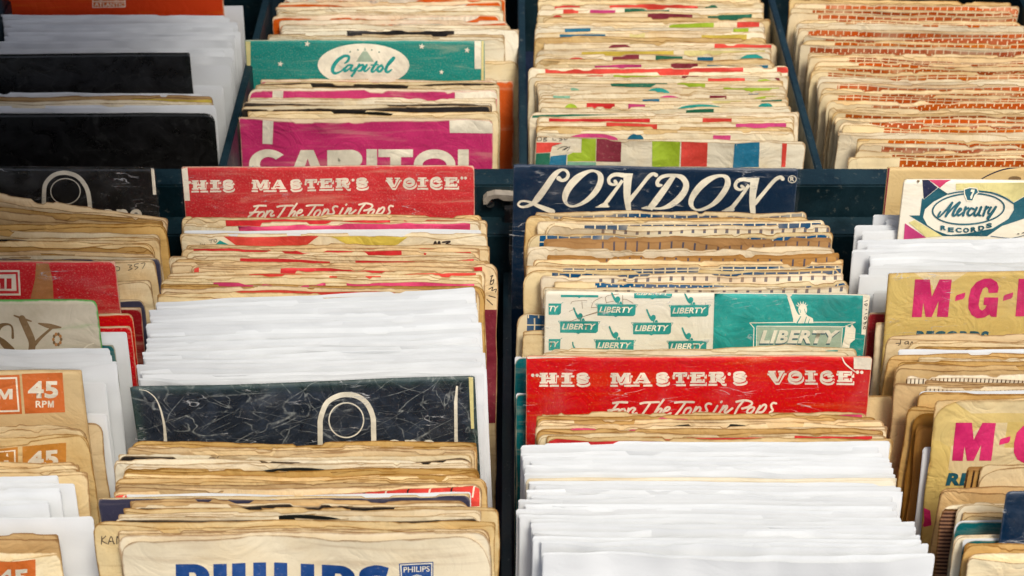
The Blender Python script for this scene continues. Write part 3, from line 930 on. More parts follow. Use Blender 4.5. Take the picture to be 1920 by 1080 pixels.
# ------------------------------------------------------------------ automatic prints for worn sleeves
def auto_patches(s):
    r = s.rng
    pal = ['red', 'green', 'teal', 'sea', 'yellow', 'maroon', 'mint', 'lemon', 'coral', 'forest', 'magenta']
    x = r.uniform(0.008, 0.03)
    while x < s.W - 0.02:
        w = r.choice([0.012, 0.02, 0.035, 0.07], p=[0.25, 0.35, 0.25, 0.15])
        if r.rand() < 0.62:
            m = pal[r.randint(len(pal))] + '_ink'
            t0 = r.uniform(0.0, 0.0022)
            h = r.uniform(0.004, 0.009)
            if r.rand() < 0.35:
                a = np.linspace(0, math.pi, 14)
                s.poly('printed_marking', m, [(x + w / 2 + w / 2 * math.cos(k), t0 + h - h * math.sin(k)) for k in a], True)
            else:
                s.rrect('printed_marking', m, x, t0, min(x + w, s.W - 0.005), t0 + h)
        x += w + r.uniform(0.004, 0.025)
def auto_red(s):
    r = s.rng
    m = r.choice(['red_ink', 'red_ink', 'coral_ink', 'pink_ink'])
    a = r.uniform(0.006, 0.05); b = r.uniform(0.09, s.W - 0.04)
    s.rrect('printed_stripe', m, a, r.uniform(0.0, 0.0016), b, 0.02)
    s.rrect('printed_stripe#2', m, b + r.uniform(0.006, 0.02), r.uniform(0.0, 0.001), s.W - r.uniform(0.003, 0.01), 0.02)
def auto_orange(s):
    r = s.rng
    for k in range(3):
        a = r.uniform(0.0, 0.12); w = r.uniform(0.02, 0.07)
        c = np.linspace(0, math.pi, 16)
        s.poly('printed_marking', 'cream_ink', [(a + w / 2 + w / 2 * math.cos(q), 0.0003 + 0.0062 * math.sin(q)) for q in c], True)
AUTO = {'m': auto_patches, 'cr': auto_red, 'om': auto_orange}

# ------------------------------------------------------------------ lettering
def R_(x0, y0, x1, y1): return ('p', [(x0, y0), (x0, y1), (x1, y1), (x1, y0)])
SLAB = {
 'H': [R_(0, 0, .46, .17), R_(.54, 0, 1, .17), R_(0, .83, .46, 1), R_(.54, .83, 1, 1), R_(.1, .17, .36, .83), R_(.64, .17, .9, .83), R_(.36, .42, .64, .58)],
 'I': [R_(0, 0, 1, .17), R_(0, .83, 1, 1), R_(.26, .17, .74, .83)],
 'S': [('s', [(.86, .3), (.75, .12), (.45, .09), (.18, .2), (.22, .38), (.5, .5), (.8, .62), (.84, .8), (.6, .91), (.3, .9), (.13, .7)], .2)],
 'M': [R_(.08, .17, .26, .83), R_(.72, .17, .94, .83), R_(0, .83, .34, 1), R_(.62, .83, 1, 1), R_(0, 0, .2, .17), R_(.8, 0, 1, .17), ('p', [(.18, 0), (.44, .85), (.56, .85), (.82, 0), (.66, 0), (.5, .45), (.36, 0)])],
 'A': [('p', [(.42, 0), (.1, .83), (.24, .83), (.54, 0)]), ('p', [(.42, 0), (.66, .83), (.95, .83), (.66, 0)]), R_(.24, .52, .7, .66), R_(0, .83, .36, 1), R_(.54, .83, 1, 1)],
 'T': [R_(0, 0, 1, .18), R_(0, .18, .13, .38), R_(.87, .18, 1, .38), R_(.35, .18, .65, .83), R_(.2, .83, .8, 1)],
 'E': [R_(0, 0, 1, .17), R_(0, .83, 1, 1), R_(.1, .17, .4, .83), R_(.4, .42, .7, .58), R_(.85, .17, 1, .34), R_(.85, .66, 1, .83)],
 'R': [R_(0, 0, .6, .17), R_(.1, .17, .38, .83), R_(0, .83, .48, 1), ('s', [(.5, .09), (.8, .12), (.86, .28), (.75, .43), (.4, .48)], .2), ('s', [(.5, .5), (.7, .68), (.8, .9), (.97, .93)], .2)],
 'V': [R_(0, 0, .46, .16), R_(.6, 0, 1, .16), ('p', [(.06, .16), (.42, 1), (.62, 1), (.38, .16)]), ('p', [(.76, .16), (.5, 1), (.62, 1), (.92, .16)])],
 'O': [('r', .5, .5, .5, .5, .17)],
 'C': [('s', [(.88, .32), (.75, .12), (.5, .09), (.22, .25), (.15, .5), (.22, .75), (.5, .91), (.78, .86), (.9, .68)], .22), R_(.58, .46, .95, .6)],
}
def slab(s, ch, x0, y0, x1, y1, mat, part='lettering', tf=lambda a, b: (a, b)):
    w, h = x1 - x0, y1 - y0
    for k in SLAB[ch]:
        if k[0] == 'p':
            s.poly(part, mat, [tf(x0 + a * w, y0 + b * h) for a, b in k[1]])
        elif k[0] == 's':
            s.stroke(part, mat, [tf(x0 + a * w, y0 + b * h) + (k[2] * h * 1.1,) for a, b in k[1]], cap=False)
        else:
            cx_, cy_ = tf(x0 + w / 2, y0 + h / 2)
            ax, ay = tf(x1, y1)
            s.oval(part, mat, cx_, cy_, ax - cx_, ay - cy_, h * k[5] * 1.5)

def on(T, pts):
    return [(T[0] + p[0] / T[2], T[1] + p[1] / T[2]) + tuple(q / T[2] for q in p[2:]) for p in pts]

Z6, Z7 = (980, 660, 5.647), (1300, 660, 5.486)
TOPS = [on(Z6, p) for p in (
 [(955, 528), (1020, 518), (1105, 520)], [(1010, 525), (950, 600), (885, 655)], [(905, 605), (960, 598), (1015, 592)],
 [(1075, 590), (1035, 600), (1000, 640), (1010, 670), (1050, 660), (1085, 615), (1070, 590)], [(1120, 585), (1110, 620), (1090, 660)],
 [(1112, 620), (1155, 580), (1190, 590), (1165, 620), (1170, 645), (1205, 635)],
 [(1245, 533), (1300, 522), (1440, 518)], [(1350, 525), (1300, 600), (1255, 660)], [(1490, 495), (1440, 560), (1380, 660)],
 [(1410, 620), (1450, 588), (1470, 598), (1440, 650), (1465, 655)], [(1490, 615), (1535, 605), (1555, 580), (1530, 572), (1495, 605), (1485, 645), (1515, 660), (1565, 635)],
 [(1610, 525), (1680, 518), (1810, 520)], [(1720, 525), (1665, 600), (1615, 660)], [(1770, 578), (1730, 590), (1700, 640), (1715, 665), (1755, 640), (1780, 600), (1770, 578)],
 [(1835, 570), (1800, 640), (1770, 700)], [(1820, 610), (1862, 572), (1880, 590), (1860, 635), (1820, 650)])] + [on(Z7, p) for p in (
 [(180, 525), (150, 520), (125, 540), (130, 570), (140, 595), (110, 615), (80, 610)], [(245, 545), (225, 580), (205, 612)], [(282, 508), (290, 500)],
 [(310, 545), (290, 580), (265, 615)], [(290, 585), (335, 545), (345, 560), (320, 600), (335, 615), (400, 570)],
 [(440, 505), (520, 490), (590, 505), (600, 530), (560, 560), (500, 575)], [(510, 500), (460, 560), (425, 625)],
 [(610, 560), (570, 575), (550, 610), (575, 625), (610, 600), (625, 570), (610, 560)], [(685, 550), (650, 610), (630, 650)],
 [(670, 585), (720, 540), (745, 545), (740, 575), (710, 610), (670, 615)], [(850, 525), (820, 520), (800, 540), (805, 570), (815, 595), (785, 620)])]
HMV = (('H', 1012, 1044), ('I', 1053, 1073), ('S', 1079, 1105), ('M', 1145, 1182), ('A', 1187, 1219), ('S', 1228, 1254), ('T', 1262, 1288), ('E', 1294, 1321),
       ('R', 1329, 1359), ('S', 1372, 1400), ('V', 1440, 1471), ('O', 1478, 1504), ('I', 1510, 1529), ('C', 1536, 1562), ('E', 1569, 1597))
def hero_red(front):
    def f(s):
        if front: tf = lambda a, b: (a, b)
        else: tf = lambda a, b: (340 + (a - 988) * 549 / 646, 311 + (b - 668) * 0.88 + (a - 988) / 646 * -3)
        k = 1 if front else 0.87
        for dx0, dx1, dy0, dy1, mt in ((-1.2, 3.8, 4.2, 25.5, 'cream_ink'), (1.2, 1.8, -0.4, 21.4, 'red_ink'), (0, 0, -0.6, 19.6, 'cream_ink')):
            for ch, a, b in HMV:
                y = 698 - (a - 1012) / 585 * 3.2
                slab(s, ch, a + dx0, y + dy0, b + dx1, y + dy1, mt, tf=tf)
        for x, y in ((999, 702), (1007, 702), (1607, 696), (1615, 696), (1367, 700)):
            c = tf(x, y); s.ellipse('lettering', 'cream_ink', c[0], c[1], 3.2 * k, 3.2 * k, n=12)
        for p in TOPS:
            s.stroke('lettering', 'cream_ink', [tf(a, b) for a, b in p], 4.0 * k)
        if front:
            s.poly('paper_label', 'cream_ink', [(1600, 667), (1600, 690), (1634, 691), (1634, 668)])
            s.poly('paper_label#2', 'cream_ink', [(988, 667), (989, 671), (1083, 668), (1083, 663)])
            s.stroke('paper_crease', 'cream_ink', [(1578, 668, 2), (1584, 680, 2.6), (1598, 692, 2.6), (1606, 697, 1)])
        else:
            s.poly('paper_label', 'cream_ink', [(340, 312), (346, 375), (357, 375), (352, 312)])
        s.cover(0.0015, 0.001)
    return f

ZA, ZB = (960, 300, 6.857), (1220, 300, 6.62)
def hero_swash(s):
    L = 'lettering'; m = 'cream_ink'
    st = lambda T, p, **k: s.stroke(L, m, on(T, p), **k)
    pg = lambda T, p: s.poly(L, m, on(T, p))
    st(ZA, [(600, 228, 60), (640, 255, 42), (695, 238, 44), (722, 185, 42), (700, 135, 36), (650, 118, 32), (595, 140, 52), (530, 205, 74), (430, 350, 82), (335, 480, 84), (275, 545, 56), (195, 588, 36), (120, 596, 28), (80, 565, 28), (115, 526, 28), (185, 524, 26), (265, 550, 40), (340, 585, 50), (430, 620, 60), (520, 655, 66)])
    s.ring(L, m, on(ZA, [(1040, 118), (1150, 160), (1178, 260), (1120, 400), (1000, 520), (860, 590), (740, 598), (665, 540), (645, 440), (700, 310), (800, 200), (920, 138)]),
           on(ZA, [(1050, 152), (1102, 195), (1090, 300), (1005, 430), (890, 530), (780, 575), (718, 550), (712, 490), (770, 370), (880, 250), (980, 170)]))
    st(ZA, [(1325, 268, 44), (1340, 296, 40), (1300, 312, 32), (1252, 290, 42), (1245, 240, 44), (1285, 196, 48), (1350, 180, 50), (1440, 190, 56), (1548, 172, 14)])
    st(ZA, [(1490, 172, 120), (1482, 300, 100), (1478, 450, 88), (1488, 560, 76), (1500, 650, 62)], cap=False)
    st(ZA, [(1420, 255, 42), (1330, 380, 44), (1205, 550, 54)], cap=False)
    pg(ZA, [(1070, 598), (1150, 578), (1180, 540), (1235, 535), (1225, 570), (1255, 590), (1245, 603), (1080, 606)])
    st(ZA, [(1505, 515, 60), (1600, 400, 48), (1700, 270, 46), (1765, 192, 48), (1815, 166, 42), (1850, 182, 52)])
    st(ZB, [(130, 300, 30), (90, 300, 48), (80, 262, 46), (115, 212, 46), (185, 182, 44), (300, 178, 40), (385, 205, 66), (435, 280, 72), (420, 370, 78), (345, 470, 80), (240, 550, 66), (130, 588, 32), (20, 590, 22)])
    st(ZB, [(285, 185, 52), (180, 335, 76), (60, 500, 82), (-15, 596, 70)], cap=False)
    pg(ZB, [(-119, 585), (-50, 560), (0, 590), (-10, 606), (-110, 596)])
    s.ring(L, m, on(ZB, [(900, 168), (970, 200), (990, 290), (940, 400), (830, 530), (680, 610), (570, 622), (490, 580), (465, 500), (510, 380), (620, 250), (760, 180)]),
           on(ZB, [(890, 205), (918, 240), (908, 310), (840, 420), (740, 530), (620, 590), (560, 595), (528, 550), (540, 480), (620, 370), (730, 270), (820, 215)]))
    st(ZB, [(1125, 315, 36), (1150, 335, 34), (1110, 360, 30), (1062, 342, 42), (1048, 298, 42), (1080, 250, 46), (1150, 230, 46), (1245, 240, 54), (1340, 218, 14)])
    st(ZB, [(1290, 222, 108), (1276, 320, 94), (1262, 450, 80), (1260, 560, 74), (1270, 675, 60)], cap=False)
    st(ZB, [(1218, 300, 42), (1120, 440, 44), (1010, 580, 52)], cap=False)
    pg(ZB, [(875, 620), (950, 600), (990, 560), (1030, 575), (1035, 600), (1040, 615), (1020, 628), (885, 628)])
    st(ZB, [(1292, 528, 54), (1400, 400, 46), (1500, 282, 46), (1565, 222, 46), (1615, 208, 44), (1635, 228, 50)])
    cx_, cy_ = on(ZB, [(1755, 235)])[0]
    s.oval('emblem', m, cx_, cy_, 8.2, 7.2, 1.3)
    s.text('emblem', m, 'R', cx_ - 3.6, cy_ - 4.3, cx_ + 3.8, cy_ + 3.8, 0.02)
    s.cover(0.002, 0.0015)

def block_letter(s, ch, x0, y0, x1, y1, wt, mat, T, part='lettering', sl=0.0):
    """heavy wide capital; wt is the stem width in the units of T"""
    w, h = x1 - x0, y1 - y0
    dy = lambda x: sl * (x)
    P = lambda pts: s.poly(part, mat, on(T, [(a, b + dy(a)) for a, b in pts]))
    q = wt * 0.72
    if ch == 'I': P([(x0, y0), (x0, y1), (x1, y1), (x1, y0)])
    elif ch == 'H':
        P([(x0, y0), (x0, y1), (x0 + wt, y1), (x0 + wt, y0)]); P([(x1 - wt, y0), (x1 - wt, y1), (x1, y1), (x1, y0)])
        P([(x0 + wt, y0 + h * .40), (x0 + wt, y0 + h * .60), (x1 - wt, y0 + h * .60), (x1 - wt, y0 + h * .40)])
    elif ch == 'L':
        P([(x0, y0), (x0, y1), (x1, y1), (x1, y1 - q), (x0 + wt, y1 - q), (x0 + wt, y0)])
    elif ch == 'T':
        c = (x0 + x1) / 2
        P([(x0, y0), (x0, y0 + q), (c - wt / 2, y0 + q), (c - wt / 2, y1), (c + wt / 2, y1), (c + wt / 2, y0 + q), (x1, y0 + q), (x1, y0)])
    elif ch == 'A':
        c = (x0 + x1) / 2
        P([(c - wt * .6, y0), (x0, y1), (x0 + wt * 1.05, y1), (c + wt * .05, y0 + h * .28), (c + wt * .05, y0)])
        P([(c + wt * .05, y0), (c + wt * .05, y0 + h * .28), (x1 - wt * 1.05, y1), (x1, y1), (c + wt * .6, y0)])
        P([(x0 + w * .25, y0 + h * .62), (x0 + w * .25, y0 + h * .82), (x1 - w * .25, y0 + h * .82), (x1 - w * .25, y0 + h * .62)])
    elif ch == 'P':
        P([(x0, y0), (x0, y1), (x0 + wt, y1), (x0 + wt, y0)])
        r = h * .32
        a = np.linspace(-math.pi / 2, math.pi / 2, 14)
        out = [(x1 - r * 1.3 + r * 1.3 * math.cos(k), y0 + r + r * math.sin(k)) for k in a]
        inn = [(x1 - r * 1.3 + (r * 1.3 - wt) * math.cos(k), y0 + r + (r - q * .9) * math.sin(k)) for k in a[::-1]]
        P([(x0 + wt, y0)] + out + [(x0 + wt, y0 + 2 * r), (x0 + wt, y0 + 2 * r - q * .9)] + inn + [(x0 + wt, y0 + q * .9)])
    elif ch == 'O':
        s.oval(part, mat, *on(T, [((x0 + x1) / 2, (y0 + y1) / 2 + dy(x0))])[0], w / 2 / T[2], h / 2 / T[2], q * 1.15 / T[2])
    elif ch == 'C':
        a = np.linspace(math.radians(-42), math.radians(-318), 30)
        cx_, cy_ = (x0 + x1) / 2, (y0 + y1) / 2
        P([(cx_ + w / 2 * math.cos(k), cy_ + h / 2 * math.sin(k)) for k in a] + [(cx_ + (w / 2 - wt) * math.cos(k), cy_ + (h / 2 - q) * math.sin(k)) for k in a[::-1]])
    elif ch == 'S':
        s.stroke(part, mat, on(T, [(a, b + dy(a), wt * .85) for a, b in ((x1 - w * .1, y0 + h * .17), (x0 + w * .55, y0 + h * .1), (x0 + w * .2, y0 + h * .2), (x0 + w * .25, y0 + h * .38), (x0 + w * .6, y0 + h * .5), (x1 - w * .2, y0 + h * .65), (x1 - w * .3, y0 + h * .88), (x0 + w * .1, y0 + h * .88))]), cap=False)

ZC2 = (420, 0, 3.2724)
def hero_magenta(s):
    for ch, a, b in (('C', 155, 400), ('A', 398, 628), ('P', 636, 850), ('I', 875, 940), ('T', 948, 1160), ('O', 1165, 1420), ('L', 1436, 1600)):
        block_letter(s, ch, a, 912, b, 1100, 66, 'cream_ink', ZC2)
    s.poly('printed_marking', 'cream_ink', on(ZC2, [(240, 716), (237, 880), (300, 880), (308, 716)]))
    s.poly('printed_marking', 'cream_ink', on(ZC2, [(1383, 722), (1386, 810), (1648, 812), (1648, 722)]))
def hero_magenta_back(s):
    s.poly('printed_marking', 'cream_ink', on(ZC2, [(300, 535), (298, 640), (362, 640), (366, 535)]))
    s.poly('printed_marking', 'cream_ink', on(ZC2, [(1418, 545), (1418, 605), (1680, 605), (1680, 545)]))
def hero_magenta_strip(s):
    s.poly('printed_marking', 'cream_ink', on(ZC2, [(360, 480), (360, 530), (428, 530), (428, 480)]))
    s.poly('printed_marking', 'cream_ink', on(ZC2, [(1470, 500), (1470, 550), (1720, 560), (1720, 500)]))
Z8 = (580, 70, 9.143)
def star(s, mat, cx_, cy_, r, part='star_marking'):
    s.poly(part, mat, [(cx_ + (r if k % 2 == 0 else r * .42) * math.sin(k * math.pi / 5 + .15), cy_ - (r if k % 2 == 0 else r * .42) * math.cos(k * math.pi / 5 + .15)) for k in range(10)])
def hero_green(s):
    s.ellipse('emblem', 'cream_ink', *on(Z8, [(930, 470)])[0], 86, 40)
    for p in ([(955, 165), (930, 225), (980, 225)], [(920, 235), (850, 335), (805, 415), (1110, 415), (1055, 330), (990, 235)]):
        s.poly('emblem', 'sage_ink', on(Z8, p))
    for x, y in ((700, 245), (835, 212), (1072, 212), (1197, 248)):
        s.ellipse('emblem', 'forest_ink', *on(Z8, [(x, y)])[0], 1.5, 1.5, n=8)
    for p in ([(610, 440, 25), (660, 400, 42), (682, 340, 46), (650, 315, 46), (580, 325, 52), (480, 400, 62), (412, 500, 66), (402, 580, 60), (450, 612, 46), (540, 580, 28), (600, 520, 22)],
              [(720, 470, 36), (660, 480, 36), (600, 550, 42), (620, 575, 42), (690, 530, 28), (740, 475, 28)], [(740, 475, 38), (710, 545, 42), (740, 570, 32), (800, 520, 24)],
              [(860, 460, 42), (800, 560, 42), (730, 655, 46)], [(830, 520, 28), (900, 468, 38), (930, 482, 42), (892, 558, 42), (840, 572, 28)],
              [(985, 470, 42), (942, 550, 42), (970, 575, 32), (1040, 510, 24)], [(1155, 415, 42), (1072, 560, 46), (1100, 585, 32), (1170, 520, 24)], [(1060, 470, 24), (1180, 462, 24)],
              [(1240, 472, 40), (1182, 510, 46), (1168, 558, 46), (1210, 580, 42), (1262, 520, 42), (1240, 472, 32)],
              [(1290, 540, 22), (1400, 430, 28), (1458, 352, 36), (1430, 352, 42), (1352, 450, 48), (1312, 560, 52), (1350, 588, 42), (1410, 550, 28)]):
        s.stroke('lettering', 'teal_ink', on(Z8, p))
    for x, y, r in ((526, 119, 6), (576, 82, 6), (791, 86, 6), (876, 93, 6), (828, 134, 5)):
        star(s, 'cream_ink', x, y, r)
    s.poly('printed_marking', 'cream_ink', on(ZC2, [(1538, 245), (1538, 420), (1578, 420), (1578, 245)]))
    s.poly('edge_stripe', 'lemon_ink', on(ZC2, [(135, 250), (133, 560), (165, 560), (165, 250)]))
    s.poly('edge_stripe', 'lemon_ink', on(ZC2, [(1580, 245), (1578, 500), (1594, 500), (1594, 245)]))

ZM = (1690, 320, 8.309)
def hero_oval(s):
    m, t = 'dteal_ink', 'dteal_ink'
    P = lambda mat, pts: s.poly('colour_panel', mat, on(ZM, pts))
    P('navy_ink', [(325, 130), (345, 440), (565, 262), (420, 140)])
    P('pink_ink', [(425, 130), (600, 265), (700, 180), (780, 130)])
    P('lemon_ink', [(850, 200), (850, 300), (1190, 300), (1450, 330), (1640, 410), (1740, 480), (1960, 350), (1960, 170)])
    P('dteal_ink', [(320, 420), (285, 690), (120, 690), (640, 1012), (900, 1012), (700, 985), (520, 920), (400, 840), (335, 720), (365, 595), (500, 478), (730, 362), (575, 262), (345, 445)])
    P('dteal_ink', [(1740, 490), (1745, 600), (1660, 740), (1420, 890), (1000, 975), (780, 990), (900, 1012), (1330, 1012), (1560, 850), (1960, 715), (1960, 360)])
    P('lemon_ink', [(200, 760), (110, 800), (380, 1030), (640, 1015)])
    P('magenta_ink', [(52, 810), (30, 1060), (380, 1035)])
    P('steel_ink', [(1911, 1000), (1700, 1050), (1380, 1015), (1395, 1005), (1700, 1040), (1905, 990)])
    for p in ([(730, 360, 20), (860, 332, 20), (985, 320, 22)], [(1190, 312, 26), (1400, 338, 24), (1600, 412, 24), (1738, 500, 20)]):
        s.stroke('emblem', m, on(ZM, p))
    s.oval('emblem', m, *on(ZM, [(1040, 590)])[0], 68.5, 30, 2.9, math.radians(-4))
    s.poly('emblem', 'cream_ink', on(ZM, [(970, 280), (975, 370), (1015, 470), (1110, 475), (1150, 385), (1205, 335), (1180, 262), (1060, 250)]))
    s.poly('emblem', m, on(ZM, [(985, 292), (990, 355), (1025, 452), (1100, 460), (1140, 370), (1190, 330), (1168, 277), (1060, 266)]))
    s.poly('emblem', 'cream_ink', on(ZM, [(1085, 285), (1075, 320), (1105, 330), (1068, 400), (1075, 435), (1095, 430), (1110, 370), (1128, 340), (1140, 290)]))
    for p in ([(605, 632, 26), (572, 690, 30), (590, 708, 28), (690, 610, 30), (790, 492, 34)], [(790, 492, 36), (740, 590, 34), (690, 700, 38)], [(690, 700, 24), (800, 570, 28), (900, 490, 36)],
              [(905, 490, 40), (830, 600, 38), (800, 680, 40), (830, 690, 32), (880, 640, 24)], [(880, 650, 24), (930, 600, 28), (910, 580, 28), (870, 640, 34), (890, 690, 34), (960, 640, 22)],
              [(1000, 560, 34), (980, 620, 34), (960, 690, 36)], [(980, 620, 24), (1010, 590, 28), (1040, 575, 32)], [(1120, 590, 32), (1080, 580, 32), (1030, 650, 38), (1060, 690, 34), (1130, 640, 24)],
              [(1170, 570, 36), (1130, 660, 36), (1160, 690, 32), (1230, 600, 28)], [(1240, 560, 36), (1200, 670, 36), (1230, 690, 26)], [(1320, 550, 34), (1295, 620, 34), (1270, 690, 36)], [(1290, 610, 24), (1350, 560, 32)],
              [(1390, 560, 34), (1350, 640, 34), (1380, 660, 28), (1450, 570, 28)], [(1465, 555, 38), (1400, 660, 38), (1340, 742, 36), (1345, 700, 26)]):
        s.stroke('lettering', m, on(ZM, p))
    for k, ch in enumerate('RECORDS'):
        x = 605 + k * 118; y = (845, 872, 878, 882, 872, 850, 812)[k]
        a, b = on(ZM, [(x, y), (x + 92, y + 74)])
        s.text('lettering', m, ch, a[0], a[1], b[0], b[1], 0.05, 0, (0, 0.6, 0.4, 0, -0.4, -0.8, -1.2)[k])
    for p in ([(1800, 970, 14), (1822, 968, 14)], [(1870, 962, 10), (1890, 950, 10), (1910, 958, 10)]):
        s.stroke('lettering', 'pencil_ink', on(ZM, p))
    s.poly('torn_corner', 'kraft_ink' if 'kraft_ink' in MATS else 'brown_ink', on(ZM, [(235, 140), (255, 185), (290, 150), (270, 135)]))

ZL, ZR = (1020, 535, 6.0), (1320, 535, 6.0)
def badge(s, x0, y0, k, clipx=None):
    m = 'teal_ink'
    st = lambda pts, w: s.stroke('printed_badge', m, on(ZL, [(x0 + a, y0 + b) for a, b in pts]), w / 6, cap=False, smooth=False)
    if k == 0:
        s.poly('printed_badge', m, on(ZL, [(max(x0 + a, clipx if clipx is not None else -999), y0 + b) for a, b in [(0, 0), (0, 126), (180, 128), (205, 140), (230, 128), (402, 128), (425, 108), (430, 0)]]))
        if clipx is None:
            st([(-20, -6), (450, -2)], 4); st([(450, -2), (430, 30)], 5); st([(-20, -6), (0, 26)], 5)
            s.stroke('printed_badge', m, on(ZL, [(x0 + a, y0 + b, c) for a, b, c in ((155, -150, 18), (172, -105, 20), (196, -60, 28), (216, -38, 34))]))
            s.ellipse('printed_badge', m, *on(ZL, [(x0 + 228, y0 - 62)])[0], 4.6, 5.4, n=14)
            s.poly('printed_badge', m, on(ZL, [(x0 + 228, y0 - 30), (x0 + 222, y0 - 8), (x0 + 280, y0 - 8), (x0 + 270, y0 - 36)]))
        else:
            st([(430, 0), (450, -12)], 5)
    elif clipx is None:
        a, b = on(ZL, [(x0 + 18, y0 + 24), (x0 + 402, y0 + 90)])
        s.text('lettering', 'cream_ink', 'LIBERTY', a[0], a[1], b[0], b[1], 0.03, 0.28)
        s.stroke('lettering', 'cream_ink', on(ZL, [(x0 + 245, y0 - 32), (x0 + 240, y0 - 8)]), 0.9, cap=False)
    else:
        a, b = on(ZL, [(clipx + 6, y0 + 26), (clipx + 114, y0 + 90)])
        s.text('lettering', 'cream_ink', 'TY', a[0], a[1], b[0], b[1], 0.03, 0.28)
def hero_torch(s):
    for x, y in ((180, 398), (600, 203), (1000, 410), (1422, 214), (580, 605), (1398, 618), (1012, 2)):
        badge(s, x, y, 0)
    badge(s, -235, 195, 0, 52); badge(s, -245, 595, 0, 52)
    s.stroke('printed_badge', 'teal_ink', on(ZL, [(190, 112), (610, 112)]), 4.2, cap=False, smooth=False)
    s.poly('printed_badge', 'teal_ink', on(ZL, [(370, 120), (395, 136), (420, 120)]))
    s.stroke('printed_badge', 'teal_ink', on(ZL, [(322, 632, 14), (328, 670, 16), (345, 700, 20)]))
    for x, y in ((180, 398), (600, 203), (1000, 410), (1422, 214), (580, 605), (1398, 618), (1012, 2)):
        badge(s, x, y, 1)
    badge(s, -235, 195, 1, 52); badge(s, -245, 595, 1, 52)
    for p in ([(280, 285), (350, 255)], [(300, 200), (330, 170), (480, 160)], [(425, 175), (432, 250)], [(530, 240), (560, 170), (650, 120)], [(530, 240), (600, 235)], [(700, 190), (700, 110), (840, 80)], [(700, 180), (780, 165)],
              [(885, 210), (882, 95)], [(885, 140), (930, 145), (1000, 185)], [(290, 400), (420, 350), (600, 295), (700, 280), (860, 235), (945, 215)], [(430, 345), (600, 285)]):
        s.stroke('handwriting', 'brown_ink', on(ZL, p), 0.75)
    P = lambda mat, pts, part='colour_panel': s.poly(part, mat, on(ZR, pts))
    P('teal_ink', [(118, 40), (92, 900), (1815, 900), (1860, 40)])
    P('sage_ink', [(600, 462), (588, 900), (1530, 900), (1555, 462)], 'emblem')
    st = lambda pts, w: s.stroke('emblem', 'cream_ink', on(ZR, pts), w / 6, cap=False, smooth=False)
    st([(510, 415), (1700, 405)], 10); st([(510, 415), (560, 470), (550, 800)], 9); st([(590, 452), (1570, 458)], 10); st([(592, 455), (586, 800)], 8); st([(1555, 470), (1530, 800)], 8); st([(1570, 458), (1700, 405)], 8)
    a, b = on(ZR, [(620, 512), (1535, 662)])
    s.text('lettering', 'dteal_ink', 'LIBERTY', a[0] - 1.4, a[1], b[0] - 1.4, b[1], 0.05, 0.28)
    a, b = on(ZR, [(620, 498), (1530, 645)])
    s.text('lettering', 'cream_ink', 'LIBERTY', a[0], a[1], b[0], b[1], 0.045, 0.28)
    e = 'emblem'
    s.stroke(e, 'cream_ink', on(ZR, [(952, 130, 34), (985, 215, 44), (1012, 300, 58), (1045, 375, 84)]))
    s.ellipse(e, 'cream_ink', *on(ZR, [(958, 92)])[0], 5.8, 5.0, n=14)
    s.ellipse(e, 'cream_ink', *on(ZR, [(1108, 268)])[0], 8.2, 11, n=20)
    for k in range(6):
        a = math.radians(-165 + k * 30)
        s.stroke(e, 'cream_ink', on(ZR, [(1100 + 45 * math.cos(a), 235 + 30 * math.sin(a), 14), (1098 + 66 * math.cos(a), 228 + 54 * math.sin(a), 5)]))
    s.poly(e, 'cream_ink', on(ZR, [(1000, 335), (1000, 400), (1030, 420), (1230, 418), (1222, 365), (1165, 335), (1150, 320), (1060, 325)]))
    for p in ([(1085, 345, 10), (1045, 415, 14)], [(1150, 350, 8), (1130, 415, 10)], [(1185, 375, 6), (1170, 416, 8)], [(1075, 262, 6), (1085, 300, 8)], [(1128, 260, 5), (1138, 300, 8)]):
        s.stroke(e, 'teal_ink', on(ZR, p))
    s.poly('rubbed_patch', 'cream_ink', on(ZR, [(1590, 440), (1575, 560), (1545, 690), (1630, 695), (1640, 640), (1690, 600), (1700, 480), (1660, 425), (1640, 465)]))
    s.poly('paper_label', 'cream_ink', on(ZR, [(1788, 60), (1765, 542), (1820, 545), (1862, 62)]))
    for p in ([(1785, 480), (1800, 450), (1820, 470), (1800, 480)], [(1790, 415), (1820, 400)], [(1830, 385), (1800, 430), (1820, 405)], [(1795, 360), (1815, 340), (1825, 360), (1805, 372), (1795, 360)], [(1805, 312), (1830, 305)], [(1815, 265), (1830, 262)],
              [(1800, 205), (1830, 195), (1825, 220), (1800, 205)], [(1805, 170), (1835, 160)]):
        s.stroke('handwriting', 'pencil_ink', on(ZR, p), 1.3)
    s.cover(0.0015, 0.001)

ZP = (240, 690, 2.909)
def hero_marble(s):
    L, m = 'emblem', 'cream_ink'
    s.stroke(L, m, on(ZP, [(1050, 440), (1050, 330), (1053, 265), (1085, 185), (1140, 148), (1195, 138), (1255, 150), (1305, 190), (1336, 260), (1340, 330), (1342, 440)]), 28 / 2.909, cap=False)
    s.oval(L, m, *on(ZP, [(1192, 278)])[0], 33.6, 33.8, 2.4)
    s.stroke(L, m, on(ZP, [(1795, 92, 10), (1788, 180, 18), (1790, 410, 18)]), cap=False, smooth=False)
    s.stroke('paper_crease', m, on(ZP, [(60, 118, 2), (110, 130, 4), (160, 180, 6), (195, 290, 12), (208, 420, 20)]), cap=False)
    a, b = on(ZP, [(1405, 386), (1680, 470)])
    s.text('lettering', m, 'one', a[0], a[1], b[0], b[1], 0.03)
    s.poly('edge_stripe', 'lemon_ink', on(ZP, [(1858, 40), (1872, 325), (1888, 325), (1882, 45)]))
    s.cover(0.001, 0.001)
ZQ = (0, 290, 2.77)
